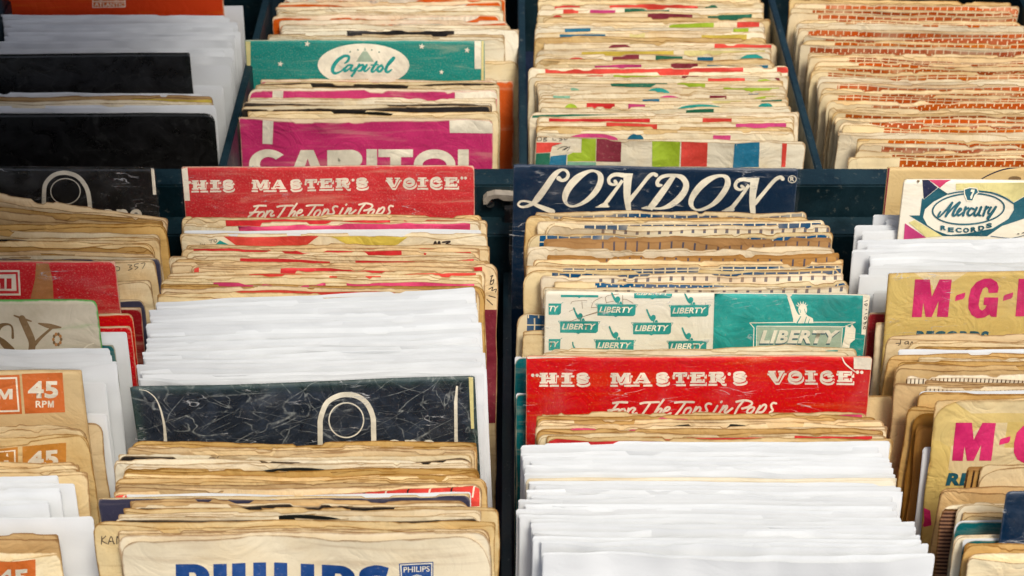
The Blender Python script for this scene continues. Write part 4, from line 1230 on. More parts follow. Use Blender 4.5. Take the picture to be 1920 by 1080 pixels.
def hero_black(s):
    m = 'cream_ink'
    s.stroke('emblem', m, on(ZQ, [(230, 300), (230, 215), (238, 150), (282, 104), (345, 92), (410, 116), (455, 180), (470, 272), (474, 320)]), 22 / 2.77, cap=False)
    s.oval('emblem', m, *on(ZQ, [(342, 188)])[0], 28.6, 24.8, 1.7)
    a, b = on(ZQ, [(525, 280), (740, 345)])
    s.text('lettering', m, 'one', a[0], a[1], b[0], b[1], 0.03)
    s.poly('edge_stripe', 'cream_ink', on(ZQ, [(785, 62), (797, 205), (818, 205), (835, 318), (850, 318), (808, 62)]))
    s.cover(0.001, 0.001)
def hero_emi(s):
    m = 'cream_ink'
    s.poly('colour_panel', 'gold_ink', on(ZQ, [(190, 560), (185, 640), (160, 745), (281, 745), (275, 640), (255, 560)]))
    P = lambda mt, p: s.poly('emblem', mt, on(ZQ, p))
    P(m, [(-170, 600), (-170, 732), (110, 728), (103, 597)])
    P('red_ink', [(-170, 612), (-170, 722), (100, 718), (94, 606)])
    P(m, [(-160, 626), (-160, 706), (88, 704), (83, 618)])
    for k, (ch, a, b) in enumerate((('E', -145, -90), ('M', -75, 25), ('I', 36, 62))):
        p, q = on(ZQ, [(a, 640), (b, 694)])
        if ch == 'M': s.emm('lettering', 'red_ink', p[0], p[1], q[0], q[1])
        else: s.text('lettering', 'red_ink', ch, p[0], p[1], q[0], q[1], 0.025)
    s.cover(0.001, 0.001)
def hero_script(s):
    m = 'brown_ink'; L = 'lettering'
    st = lambda p: s.stroke(L, m, on(ZQ, p))
    st([(70, 945, 14), (66, 890, 10), (40, 875, 12), (0, 890, 26), (-30, 950, 36), (-20, 1020, 36)])
    st([(0, 945, 12), (20, 970, 34), (60, 1010, 40)])
    st([(78, 830, 8), (120, 845, 12), (165, 860, 8)])
    st([(118, 845, 34), (150, 915, 38), (170, 970, 36), (165, 1030, 34)])
    st([(275, 893, 12), (215, 945, 16), (170, 995, 24)])
    st([(205, 872, 8), (262, 886, 26), (318, 893, 8)])
    for k in (0, 2, 4, 6, 8, 1, 3, 5, 7, 9):
        a = k * 0.628
        s.ellipse('emblem', 'gold_ink' if k % 2 else 'brown_ink', *on(ZQ, [(300 + 20 * math.cos(a), 955 + 28 * math.sin(a))])[0], 2.6, 3.4, n=10)
    s.stroke('emblem', 'cream_ink', on(ZQ, [(430, 1010, 6), (460, 985, 8), (490, 975, 4)]))
ZF = (0, 640, 2.454)
def hero_45(which):
    def f(s):
        o, m = ('orange_ink', 'cream_ink') if which != 2 else ('amber_ink', 'cream_ink')
        P = lambda mt, p: s.poly('printed_logo', mt, on(ZF, p))
        def t(x, a, b, c, d, bold=0.04):
            p, q = on(ZF, [(a, b), (c, d)])
            if x == 'M': s.emm('lettering', m, p[0], p[1], q[0], q[1])
            else: s.text('lettering', m, x, p[0], p[1], q[0], q[1], bold)
        if which == 1:
            P(o, [(103, 145), (118, 328), (302, 322), (290, 140)]); t('45', 132, 178, 270, 258); t('RP', 167, 269, 218, 300, 0.02); t('M', 223, 269, 250, 300)
            P(o, [(-200, 152), (-200, 334), (105, 328), (93, 148)])
            P(m, [(-190, 162), (-190, 322), (94, 318), (82, 158)]); P(o, [(-184, 170), (-184, 314), (86, 310), (75, 166)])
            t('M', -10, 212, 62, 260, 0.02)
        elif which == 2:
            P(o, [(112, 468), (112, 640), (305, 640), (305, 465)]); t('45', 135, 494, 270, 575)
            P(o, [(-200, 478), (-200, 640), (92, 640), (92, 468)]); P(m, [(-190, 490), (-190, 630), (82, 630), (82, 480)]); P(o, [(-184, 496), (-184, 622), (75, 622), (75, 486)])
            t('M', -20, 528, 50, 590, 0.02)
        else:
            P(o, [(-140, 995), (-140, 1180), (168, 1180), (168, 993)]); t('45', -5, 1033, 136, 1120)
    return f
ZG = (1690, 500, 7.713)
GM = [(195, 178), (148, 722), (290, 722), (313, 510), (345, 720), (435, 720), (535, 490), (508, 718), (668, 718), (725, 178), (550, 178), (437, 425), (410, 180)]
GG = [(1385, 365), (1400, 290), (1375, 210), (1290, 158), (1190, 160), (1080, 210), (1000, 310), (965, 450), (962, 590), (1010, 690), (1090, 735), (1190, 725), (1265, 680), (1290, 712), (1368, 715), (1395, 432), (1190, 432), (1180, 540), (1225, 545), (1205, 590), (1160, 622), (1125, 600), (1110, 540), (1130, 420), (1170, 310), (1215, 282), (1245, 300), (1255, 368)]
GD = [(770, 490), (800, 480), (890, 455), (910, 430), (920, 362), (800, 400), (780, 420)]
def hero_mgm(which):
    def f(s):
        def tf(p):
            if which == 1: return on(ZG, p)
            return [(1789.6 + (a - 195) / 7.713 * 1.10, 787.6 + (b - 178) / 7.713 * 1.03 + (a - 195) * 0.0035) for a, b in p]
        s.poly('lettering', 'deep_rose_ink', tf(GM)); s.poly('lettering', 'deep_rose_ink', tf(GG)); s.poly('lettering', 'deep_rose_ink', tf(GD))
        s.poly('lettering', 'deep_rose_ink', tf([(a + 690, b - 6) for a, b in GD])); s.poly('lettering', 'deep_rose_ink', tf([(a + 1492, b - 16) for a, b in GM]))
        if which == 1: s.text('lettering', 'dteal_ink', 'RECORDS', 1714, 619, 1853, 642, 0.05, 0.2)
        else:
            s.text('lettering', 'dteal_ink', 'RECORDS', 1771, 883, 1960, 907, 0.05, 0.2)
            P = lambda p, q='printed_marking': s.poly(q, 'deep_rose_ink', p)
            P([(1724, 950), (1732, 975), (1722, 988), (1745, 983), (1744, 955)])
            for y in (806, 830): s.ellipse('printed_marking', 'magenta_ink', 1744 - (y - 806) * .25, y, 2, 4, n=10)
        if which == 1: s.cover(0.001, 0.001)
    return f
ZH = (320, 1020, 3.1475)
def hero_philips(s):
    for ch, a, b in (('P', 38, 235), ('H', 258, 445), ('I', 490, 565), ('L', 612, 730), ('I', 770, 850), ('P', 895, 1092), ('S', 1115, 1300)):
        block_letter(s, ch, a, 95, b, 320, 78, 'blue_ink', ZH, sl=0.013)
    P = lambda m, p: s.poly('emblem', m, on(ZH, p))
    P('blue_ink', [(1350, 94), (1362, 330), (1550, 330), (1552, 86)]); P('cream_ink', [(1357, 100), (1368, 320), (1544, 320), (1546, 92)]); P('blue_ink', [(1364, 106), (1374, 314), (1538, 314), (1539, 99)])
    a, b = on(ZH, [(1377, 116), (1530, 150)])
    s.text('emblem', 'cream_ink', 'PHILIPS', a[0], a[1], b[0], b[1], 0.006, 0, -1.5)
    s.oval('emblem', 'cream_ink', *on(ZH, [(1456, 222)])[0], 18, 18, 1.4)
    star(s, 'cream_ink', *on(ZH, [(1456, 212)])[0], 5, 'emblem')
ZS = (960, 0, 3.176)
def hero_blocks(s):
    P = lambda m, p: s.poly('printed_marking', m + '_ink', on(ZS, p))
    P('green', [(415, 822), (412, 906), (362, 906), (330, 922), (330, 958), (497, 955), (500, 822)]); P('maroon', [(503, 820), (500, 956), (646, 956), (650, 818)])
    P('green', [(832, 818), (832, 985), (994, 985), (998, 818)]); P('coral', [(1006, 818), (1003, 985), (1158, 985), (1161, 820)])
    P('sea', [(1320, 832), (1312, 990), (1468, 990), (1472, 836)]); P('coral', [(1608, 842), (1602, 990), (1626, 990), (1636, 842)])
    P('coral', [(145, 848), (145, 912), (230, 905), (240, 870), (300, 850)]); P('forest', [(145, 915), (140, 990), (222, 990), (228, 910)]); P('sea', [(230, 930), (220, 990), (322, 990), (326, 918)])
    P('mint', [(330, 960), (330, 990), (500, 990), (500, 960)])
    for p in ([(152, 815), (150, 838)], [(152, 815), (172, 820), (172, 836), (150, 838)], [(190, 818), (188, 840), (208, 836), (190, 828), (206, 820), (190, 818)], [(245, 815), (244, 832), (262, 833)], [(285, 812), (282, 822), (300, 828), (282, 836)],
              [(312, 815), (325, 812), (328, 825), (312, 828), (312, 815)], [(345, 806), (368, 806), (350, 816), (370, 818)], [(270, 890), (300, 872), (330, 872), (300, 892)], [(310, 890), (345, 870), (330, 895)]):
        s.stroke('handwriting', 'pencil_ink', on(ZS, p), 0.9)
ZD = (300, 380, 2.909)
def hero_shapes(s):
    P = lambda m, p: s.poly('printed_marking', m + '_ink', on(ZD, p))
    P('coral', [(350, 178), (440, 245), (780, 245), (870, 166)]); P('yellow', [(925, 160), (1000, 205), (1080, 240), (1230, 240), (1300, 215), (1365, 162)]); P('teal', [(330, 198), (280, 245), (415, 245)])
    for p in ([(225, 215), (232, 238)], [(236, 218), (240, 230), (248, 216), (242, 240)], [(272, 196), (295, 192)], [(284, 194), (282, 212)], [(305, 190), (298, 200), (306, 208), (314, 196), (305, 190)]):
        s.stroke('handwriting', 'pencil_ink', on(ZD, p), 0.8)
    for p in ([(1492, 222), (1505, 192), (1512, 222), (1525, 190), (1530, 222)], [(1500, 215), (1530, 205)], [(1545, 195), (1585, 192), (1562, 206), (1590, 212), (1555, 222)]):
        s.stroke('handwriting', 'pencil_ink', on(ZD, p), 3.0)
def writing(strokes, T, w, mat='pencil_ink', extra=None):
    def f(s):
        for p in strokes: s.stroke('handwriting', mat, on(T, p), w)
        if extra: extra(s)
    return f
def red_low(s):
    s.poly('colour_panel', 'maroon_ink', on(ZD, [(1765, 580), (1765, 1200), (1835, 1200), (1842, 582)]))
    s.poly('printed_stripe', 'red_ink', on(ZD, [(1685, 350), (1700, 380), (1758, 380), (1758, 348)]))
hero_1138 = writing([[(1780, 525), (1812, 555)], [(1790, 505), (1825, 515)], [(1790, 470), (1812, 460), (1806, 478), (1830, 470), (1826, 486)], [(1800, 430), (1818, 418), (1812, 440), (1798, 440), (1808, 405), (1815, 395), (1802, 400)]], ZD, 1.6, extra=red_low)
ZW = (160, 660, 2.4)
hero_kane = writing([[(80, 820), (80, 855)], [(98, 818), (82, 838), (104, 853)], [(110, 855), (122, 820), (136, 853)], [(115, 842), (132, 842)], [(146, 853), (148, 820), (168, 850), (176, 816)]], ZW, 1.6)
hero_frank = writing([[(412, 704), (410, 720)], [(412, 704), (432, 703)], [(411, 711), (428, 711)], [(440, 720), (440, 703), (458, 704), (442, 712), (462, 722)], [(470, 722), (480, 702), (490, 722)], [(500, 722), (500, 700), (518, 720), (520, 698)], [(530, 697), (530, 718)], [(545, 697), (532, 708), (548, 718)], [(556, 698), (556, 716)], [(566, 697), (566, 716)], [(566, 697), (580, 697)],
                      [(608, 692), (618, 712), (628, 690)], [(634, 710), (642, 690), (652, 708)], [(662, 692), (662, 706), (674, 706), (674, 690)], [(684, 690), (684, 706)]], ZW, 1.2)
hero_357 = writing([[(668, 566), (688, 568), (676, 578), (690, 586), (670, 594)], [(722, 562), (704, 564), (704, 576), (720, 580), (704, 592)], [(738, 562), (758, 562), (745, 588)], [(606, 575), (624, 580), (622, 595), (608, 598)]], ZQ, 1.1)
hero_jan = writing([[(162, 180), (195, 178)], [(200, 150), (196, 185), (180, 196)], [(262, 160), (240, 170), (244, 184), (262, 178), (266, 160), (270, 186)], [(285, 186), (296, 164), (306, 182), (318, 178)]], (1640, 600, 4.32), 1.2)
hero_scrib = writing([[(430, 462), (445, 450), (465, 450)], [(435, 464), (470, 464)], [(480, 462), (495, 450), (515, 450), (500, 464)], [(530, 460), (545, 448), (605, 443), (600, 458)]], ZW, 0.9)
def hero_cardmark(s):
    s.stroke('printed_stripe', 'navy_ink', [(1836, 337, 1.6), (1856, 326, 2.2), (1885, 316, 2.4), (1930, 311, 2)])
    s.ellipse('printed_stripe', 'brown_ink', 1902, 334, 12, 4.5)
    s.poly('edge_stripe', 'maroon_ink', [(1664, 315), (1653, 402), (1658, 402), (1668, 315)])
def hero_redtiles(s):
    s.poly('printed_stripe', 'coral_ink', on(ZW, [(135, 628), (135, 700), (1770, 700), (1770, 600)]))
    for k in [q for q in range(17) if q < 8 or q % 2 == 0] + [q for q in range(9, 17, 2)]:
        x = 180 + k * 98
        s.poly('printed_stripe', 'cream_ink' if k < 8 or k % 2 == 0 else 'black_ink', on(ZW, [(x, 585), (x - 14, 660), (x - 6, 660), (x + 8, 585)]))
def hero_label_black(s):
    s.poly('printed_marking', 'black_ink', on(ZC2, [(755, 172), (757, 245), (1413, 245), (1413, 186)]))
def hero_red_front(s):
    s.poly('printed_stripe', 'red_ink', on((950, 760, 2.341), [(185, 140), (185, 220), (1450, 220), (1450, 145)]))
def hero_redband(s):
    s.poly('printed_stripe', 'red_ink', on(ZD, [(660, 335), (660, 420), (1710, 420), (1710, 338)]))
    s.poly('printed_stripe', 'coral_ink', on(ZD, [(190, 350), (185, 420), (215, 420), (216, 350)]))
def hero_pinkband(s):
    s.poly('printed_stripe', 'pink_ink', on(ZD, [(425, 90), (440, 160), (1690, 160), (1690, 85)]))
def hero_atlantic(s):
    p, q = (178, 4), (234, 12.5)
    s.poly('emblem', 'cream_ink', [(174, -30), (174, 14), (236, 13), (236, -30)])
    s.poly('emblem', 'orange_ink', [(175.5, -30), (175.5, 1.5), (234.5, 1), (234.5, -30)])
    s.poly('emblem', 'orange_ink', [(175.5, 3), (175.5, 12.6), (234.5, 11.8), (234.5, 2.6)])
    s.text('lettering', 'cream_ink', 'ATLANTIC', p[0], p[1], q[0], q[1] - 1.2, 0.02)
    s.ellipse('emblem', 'cream_ink', 190, -6, 7, 6, n=14); s.ellipse('emblem', 'cream_ink', 220, -6, 9, 5.5, n=14)
def hero_tealbits(s):
    P = lambda p: s.poly('printed_marking', 'teal_ink', on(ZR, p))
    P([(-80, 715), (-80, 760), (150, 750), (310, 708)]); P([(860, 708), (1060, 770), (1500, 770), (1505, 700)])
    s.poly('printed_marking', 'dteal_ink', on(ZL, [(1010, 705), (1010, 735), (1110, 748), (1290, 752), (1110, 720), (1080, 700)]))
def hero_greenleft(s):
    s.poly('printed_marking', 'forest_ink', on(ZS, [(125, 684), (122, 702), (625, 680), (630, 664), (200, 672)]))
def hero_redtop(s):
    P = lambda m, p: s.poly('printed_stripe', m, on(ZS, p))
    P('coral_ink', [(198, 400), (198, 450), (1375, 440), (1375, 398)]); P('coral_ink', [(1575, 385), (1575, 432), (1645, 432), (1645, 385)])
def hero_redtop2(s):
    P = lambda m, p: s.poly('printed_stripe', m, on(ZS, p))
    P('coral_ink', [(1165, 455), (1165, 500), (1385, 496), (1385, 450)]); P('green_ink', [(1450, 490), (1465, 472), (1510, 466), (1550, 480), (1555, 500), (1450, 500)]); P('maroon_ink', [(1562, 450), (1590, 495), (1600, 495), (1585, 455)])
def hero_band_yellow(s):
    s.poly('printed_stripe', 'yellow_ink', [(-140, 189), (-140, 197), (397, 196), (397, 184)])

# ------------------------------------------------------------------ what stands in each compartment, from the back to the front
# (image row of the top edge, left edge, right edge, type, extras)
def hero(f, label, as_, **k):
    return dict(hero=f, label=label, **({'as': as_} if as_ else {}), **k)

B = [
 (311, 340, 889, 'r', hero(hero_red(False), 'red sleeve with cream slab capitals, standing behind the second stack against the dark rail', 'farther red slab-lettered sleeve', tilt=-2, stiff=1)),
 (404, 338, 902, 'c', dict(torn=1.4)), (409, 338, 920, 'cr'), (415, 345, 897, 'p', hero(hero_pinkband, 'cream sleeve with long pink band below the red slab lettering', None, tilt=0)),
 (431, 348, 905, 'w', dict(look='white sleeve edge with pink tint')),
 (436, 338, 915, 'p', hero(hero_shapes, 'cream sleeve with red wedge, yellow bowl shape and scribbled M3', 'sleeve with yellow bowl shape', tilt=0)),
 (459, 346, 915, 'cr'), (465, 341, 901, 'cr'), (472, 343, 890, 'p'), (480, 317, 905, 'cr'), (487, 317, 915, 'c', dict(torn=1.5)),
 (493, 320, 933, 'c', hero(hero_1138, 'cream sleeve with 1138 written sideways on its right edge', 'sleeve with sideways handwritten number', tilt=6)),
 (500, 365, 884, 'cr', hero(hero_redband, 'cream sleeve with long red band across its top', None, tilt=2)),
 (509, 316, 901, 'cr'), (516, 320, 898, 'p'), (524, 310, 905, 'cr'), (533, 307, 906, 't'), (541, 305, 895, 'cr'), (550, 300, 890, 'c'),
]
for k in range(18):
    t = k / 17
    B.append((553 + 152 * t, 291 - 46 * t + (7 if k % 3 == 1 else -4 if k % 3 == 2 else 0), 884 + 43 * t - (16 if k % 4 == 2 else 0), 'w', dict(tilt=-30 + 8 * t + (k % 3) * 2.5)))
B += [
 (738, 238, 931, 'w', dict(dh=-0.006, tilt=4)), (757, 232, 932, 'w', dict(dh=-0.010, tilt=2)),
 (715, 243, 889, 'bk', hero(hero_marble, 'cracked black sleeve with cream arch and ring emblem', 'cracked black sleeve', tilt=-26, stiff=1, mat='cracked_black', fixed=True)),
 (829, 243, 893, 't'), (836, 240, 890, 'c', dict(torn=1.2)), (843, 239, 885, 'c', hero(hero_scrib, 'cream sleeve with loopy scribble on its top left corner', None, tilt=2)),
 (853, 222, 886, 'bk', dict(look='worn black sleeve')), (862, 214, 889, 'p'), (870, 232, 890, 'p', dict(disc='black record rim peeping from a pale sleeve below the cracked black sleeve')), (877, 225, 895, 't'), (884, 230, 893, 't'), (890, 229, 893, 'c'), (898, 210, 914, 'c'), (908, 216, 905, 't'),
 (916, 216, 897, 'cr', hero(hero_redtiles, 'sleeve with narrow coral strip of cream divided tiles', None, tilt=-10)),
 (926, 235, 880, 'w', dict(look='white sleeve edge')), (929, 189, 877, 'sl', hero(lambda s: None, 'slate blue sleeve jutting out left in the second stack', 'slate blue sleeve', tilt=-4)),
 (938, 252, 880, 't'), (944, 250, 877, 'bk', dict(look='worn black sleeve')), (952, 237, 931, 'c', hero(hero_frank, 'cream sleeve with pencilled name in capitals along its top', None, tilt=0)),
 (960, 225, 905, 'p', dict(disc='black record rim peeping out shortly behind the big blue capitals')), (968, 214, 900, 'sl', dict(mat='black_paper', look='dark sleeve mostly hidden')),
 (977, 175, 929, 'c', hero(hero_kane, 'tall cream sleeve with KAN handwritten on its left corner', None, tilt=3, rad=0.004)), (992, 236, 902, 'c', dict(ex=1, wv=0.3, torn=0.5, gp=0.15)),
 (999, 229, 912, 'p', hero(hero_philips, 'cream sleeve with big blue capitals and shield, frontmost of the second stack', None, tilt=-3, mat='philips_paper', rad=0.010, wv=0.8)),
]
C = [
 (312, 963, 1497, 'sl', hero(hero_swash, 'dark blue sleeve with large cream swash capitals', 'dark blue swash-lettered sleeve', tilt=9, stiff=1, mat='navy_paper')),
 (397, 1004, 1514, 'bb'), (406, 983, 1516, 'c', dict(torn=1.4)), (414, 1008, 1549, 'bb'), (422, 1019, 1555, 'tk', dict(tilt=6)), (438, 987, 1562, 'bb', dict(torn=1.3)),
 (447, 1024, 1564, 'kt', dict(torn=1.6)), (464, 985, 1562, 'p', dict(wv=3.4, torn=1.3)), (477, 1028, 1577, 'kt', dict(torn=1.6)), (487, 1000, 1583, 'c'), (497, 976, 1592, 'bb'), (505, 968, 1590, 'bb'), (514, 1015, 1585, 'tk'), (527, 1039, 1592, 'bb'), (537, 1020, 1594, 'tk'),
 (562, 974, None, 'bb', dict(dh=-0.006)), (586, 968, None, 'bb', dict(dh=-0.012)), (600, 985, None, 'c', dict(dh=-0.015)), (612, 966, None, 'bb', dict(dh=-0.017)), (622, 980, None, 'c', dict(dh=-0.018)),
 (548, 1025, 1629, 'p', hero(hero_torch, 'cream and teal sleeve with torch bearer emblems under clear plastic', 'teal torch-bearer sleeve', tilt=9, stiff=1, mat='ivory_paper')),
 (652, 1030, 1606, 'p', hero(hero_tealbits, 'cream sleeve with teal shapes just behind the nearer red sleeve', None, tilt=-2)), (660, 1015, 1600, 'p'),
 (668, 966, None, 'dt', dict(dh=-0.002)), (700, 973, None, 'w', dict(dh=-0.008)), (712, None, 1650, 'w', dict(dh=-0.010)), (736, 967, None, 'dt', dict(dh=-0.014)), (741, None, 1680, 'c', dict(dh=-0.014, torn=1.8)),
 (667, 988, 1634, 'r', hero(hero_red(True), 'bright red sleeve with cream slab capitals in the middle of the third stack', 'nearer red slab-lettered sleeve', tilt=1, stiff=1)),
 (773, 1016, 1633, 'cr', dict(torn=1.8)), (780, 1010, 1650, 't', dict(torn=1.5)), (787, 1005, 1659, 'c', dict(disc='black record rim peeping out below the nearer red slab-lettered sleeve')), (798, 1003, 1663, 'cr', dict(torn=1.5)), (806, 1008, 1660, 't', dict(torn=1.6)), (813, 1010, 1668, 'cr'),
 (820, 1029, 1672, 'c', hero(hero_red_front, 'cream sleeve with red band right behind the white sleeves', 'red-banded cream sleeve', tilt=6)), (829, 1020, 1668, 'w', dict(look='pinkish white sleeve')),
]
for y, a, b in ((837, 976, 1648), (848, 975, 1655), (856, 976, 1672), (865, 995, 1672), (874, 982, 1678), (886, 981, 1678)):
    C.append((y, a, b, 'w', dict(tilt=5)))
C.append((896, 987, 1682, 'p', dict(look='ivory paper sleeve among white ones', torn=0.2, rad=0.001, mat='ivory_paper', gp=0.5)))
for y, a, b in ((904, 991, 1682), (912, 1003, 1690), (920, 984, 1700), (929, 999, 1676), (938, 969, 1682), (947, 982, 1672), (956, 958, 1697), (966, 966, 1702), (975, 988, 1719), (984, 993, 1719), (996, 1000, 1727), (1009, 989, 1742), (1016, 1016, 1742)):
    C.append((y, a, b, 'w', dict(tilt=4)))
C.append((1040, 1017, 1755, 'w', hero(lambda s: None, 'plain white paper sleeve, frontmost of the third stack', None, tilt=3)))

D = [
 (313, 1664, None, 'c', hero(hero_cardmark, 'stiff tan card with a dark curved line behind the oval-badge sleeve', None, tilt=-1, stiff=1, mat='card_paper', dh=0.004)),
 (402, 1638, None, 'w', dict(dh=-0.008)), (412, 1662, None, 'w', dict(dh=-0.009)), (420, 1604, None, 'w', dict(dh=-0.010, tilt=-8)), (430, 1618, None, 'w', dict(dh=-0.010, tilt=-8)), (440, 1642, None, 't', dict(dh=-0.011, tilt=-8)),
 (337, 1700, None, 'p', hero(hero_oval, 'cream sleeve with blue oval badge and coloured facets', 'oval-badge sleeve', tilt=2, stiff=1, mat='ivory_paper', rad=0.002)),
 (447, 1608, None, 'w', dict(tilt=-8)), (455, 1625, None, 'w', dict(tilt=-6)), (464, 1598, None, 'w', dict(tilt=-8)),
 (474, 1630, None, 'w', dict(tilt=-6)), (482, 1632, None, 'w', dict(tilt=-6)), (492, 1655, None, 'w', dict(tilt=-6)), (500, 1630, None, 'w', dict(dh=-0.003)), (515, 1612, None, 'w', dict(dh=-0.005)), (545, 1638, None, 'w', dict(dh=-0.010)),
 (585, 1629, None, 'dr', dict(dh=-0.014)), (603, 1644, None, 'tk', dict(dh=-0.016)),
 (506, 1671, None, 'c', hero(hero_mgm(1), 'farther yellow sleeve with large rose capitals above dark blue ones', 'farther rose-lettered sleeve', tilt=-14, stiff=1, mat='yellow_facet_paper')),
 (628, 1660, None, 'c', hero(hero_jan, 'tan sleeve with a short handwritten name below the farther rose capitals', None, tilt=-2)), (633, 1700, None, 't'), (640, 1702, None, 'c'), (648, 1712, None, 't'), (655, 1685, None, 'w', dict(look='crisp white sleeve')), (664, 1663, None, 't', dict(torn=1.8)), (669, 1720, None, 'p'), (677, 1685, None, 't', dict(torn=1.4, disc='black record rim peeping out below the farther rose capitals')),
 (683, 1680, None, 't'), (700, 1700, None, 'fs', dict(tilt=-6)), (713, 1735, None, 't'), (718, 1678, None, 't'), (724, 1736, None, 'fs'), (731, 1724, None, 'w', dict(look='thin white sleeve edge')), (736, 1723, None, 't'),
 (762, 1702, None, 't', dict(dh=-0.006)), (772, 1714, None, 'k', dict(dh=-0.008)), (795, 1721, None, 'k', dict(dh=-0.012)), (836, 1731, None, 'w', dict(dh=-0.018)),
 (742, 1757, None, 'c', hero(hero_mgm(2), 'nearer yellow sleeve with large rose capitals and small star', 'nearer rose-lettered sleeve', tilt=-8, mat='yellow_facet_paper', rad=0.006)),
 (876, 1812, None, 'ks', dict(tilt=6, rad=0.001, wv=1.2)), (882, 1840, None, 'c', dict(tilt=26, rad=0.012)), (908, 1756, None, 'fs', dict(mat='tan_paper', look='browned tan paper sleeve')), (915, 1760, None, 't'), (922, 1782, None, 'c'), (932, 1800, None, 'c'), (946, 1766, None, 'ru'), (940, 1796, None, 'p'), (957, 1806, None, 'c', dict(torn=1.6)),
 (976, 1792, None, 'dt'), (983, 1830, None, 'c', dict(torn=1.6)), (1003, 1790, None, 'p', dict(torn=0.5)), (1010, 1806, None, 'dt', dict(mat='dark_teal_paper')),
 (921, 1893, None, 'sl', hero(lambda s: s.cover(0.001, 0.001), 'glossy navy sleeve at the right edge of the far-right stack', 'glossy navy sleeve', tilt=2, stiff=1, mat='navy_paper', dh=0.008)),
 (1018, 1812, None, 't', dict(torn=1.6)), (1030, 1840, None, 't', dict(torn=1.5)), (1040, 1815, None, 'c'), (1048, 1850, None, 'c', dict(torn=1.6)), (1058, 1842, None, 'p'), (1068, 1838, None, 'w'),
]
A = [
 (313, None, 290, 'bk', hero(hero_black, 'black glossy sleeve with cream arch and ring emblem in the far-left stack', 'glossy black arch-emblem sleeve', tilt=1, stiff=1, mat='gloss_black')),
 (370, None, 314, 'c', dict(tilt=84)), (391, None, 306, 't', dict(tilt=50)), (403, None, 308, 't', dict(tilt=34)), (420, None, 312, 't'), (436, None, 300, 'p', dict(wv=2.4)), (446, None, 298, 'c', dict(disc='black record rim peeping out above the red boxed-letter sleeve')), (455, None, 290, 'c'), (464, None, 288, 't', dict(torn=1.6)), (474, None, 290, 'c'),
 (480, None, 300, 'sl', dict(look='dark purple paper sleeve', mat='slate_paper')), (485, None, 292, 'c', hero(hero_357, 'tan sleeve with 357 pencilled on its top right corner', None, tilt=2)), (509, None, 276, 'bk', dict(dh=-0.002, look='worn black sleeve')), (517, None, 274, 'c', dict(dh=-0.003)), (524, None, 284, 'c', dict(dh=-0.003)),
 (560, None, 266, 'c', dict(dh=-0.008)), (562, None, 271, 'sl', dict(dh=-0.008, look='dark purple paper sleeve')), (574, None, 264, 'dr', dict(dh=-0.010)), 
 (490, None, 213, 'r', hero(hero_emi, 'red sleeve with cream boxed letters and gold swoosh', 'red boxed-letter sleeve', tilt=-3, stiff=1, dh=0.006)),
 (588, None, 249, 'r', dict(dh=-0.003)), (598, None, 247, 'c', dict(dh=-0.003)), (612, None, 246, 'r', dict(dh=-0.005)), (622, None, 238, 'w', dict(dh=-0.006)), (641, None, 215, 'dt', dict(dh=-0.008)),
 (560, None, 178, 'c', hero(hero_script, 'pale card with brown serif letters and green right edge', 'green-edged pale card', tilt=2, stiff=1, mat='green_edge_paper', rad=0.004, dh=0.006)),
 (652, None, 205, 'w'), (662, None, 209, 'w'), (676, None, 219, 'w', dict(dh=-0.002)), (690, None, 180, 'w', dict(dh=-0.003)), (704, None, 184, 'w', dict(dh=-0.005)), (716, None, 198, 'w', dict(dh=-0.006)), (736, None, 176, 'w', dict(dh=-0.008)), (764, None, 164, 'w', dict(dh=-0.012)), (776, None, 200, 'w', dict(dh=-0.014)),
 (793, None, 190, 'c', dict(dh=-0.014)), (692, None, 148, 'c', hero(hero_45(1), 'stiff tan sleeve with orange number boxes, farthest of three such', 'farthest orange-boxed sleeve', tilt=2, stiff=1, mat='card_paper', dh=0.002)),
 (798, None, 162, 'c', dict(torn=1.6)), (805, None, 158, 'c'), (816, None, 166, 'c', hero(hero_45(2), 'cream sleeve with amber number boxes, middle of three such', 'middle orange-boxed sleeve', tilt=2)),
 (864, None, 143, 'c'), (874, None, 145, 'c', dict(torn=1.4)), (886, None, 162, 'c'), (892, None, 130, 'om'), (894, None, 108, 'w'), (906, None, 140, 'w'), (916, None, 112, 'w'), (938, None, 90, 'w', dict(tilt=6)),
 (955, None, 76, 't'), (968, None, 98, 't', dict(torn=1.6)), (965, None, 174, 'w', hero(lambda s: None, 'large bright white sleeve leaning askew beside cream ones', 'askew bright white sleeve', tilt=10)), (990, None, 111, 'c'), (1001, None, 108, 't'),
 (1036, None, 113, 'p', hero(hero_45(3), 'cream sleeve with orange number box, nearest of three such', None, tilt=3)),
]
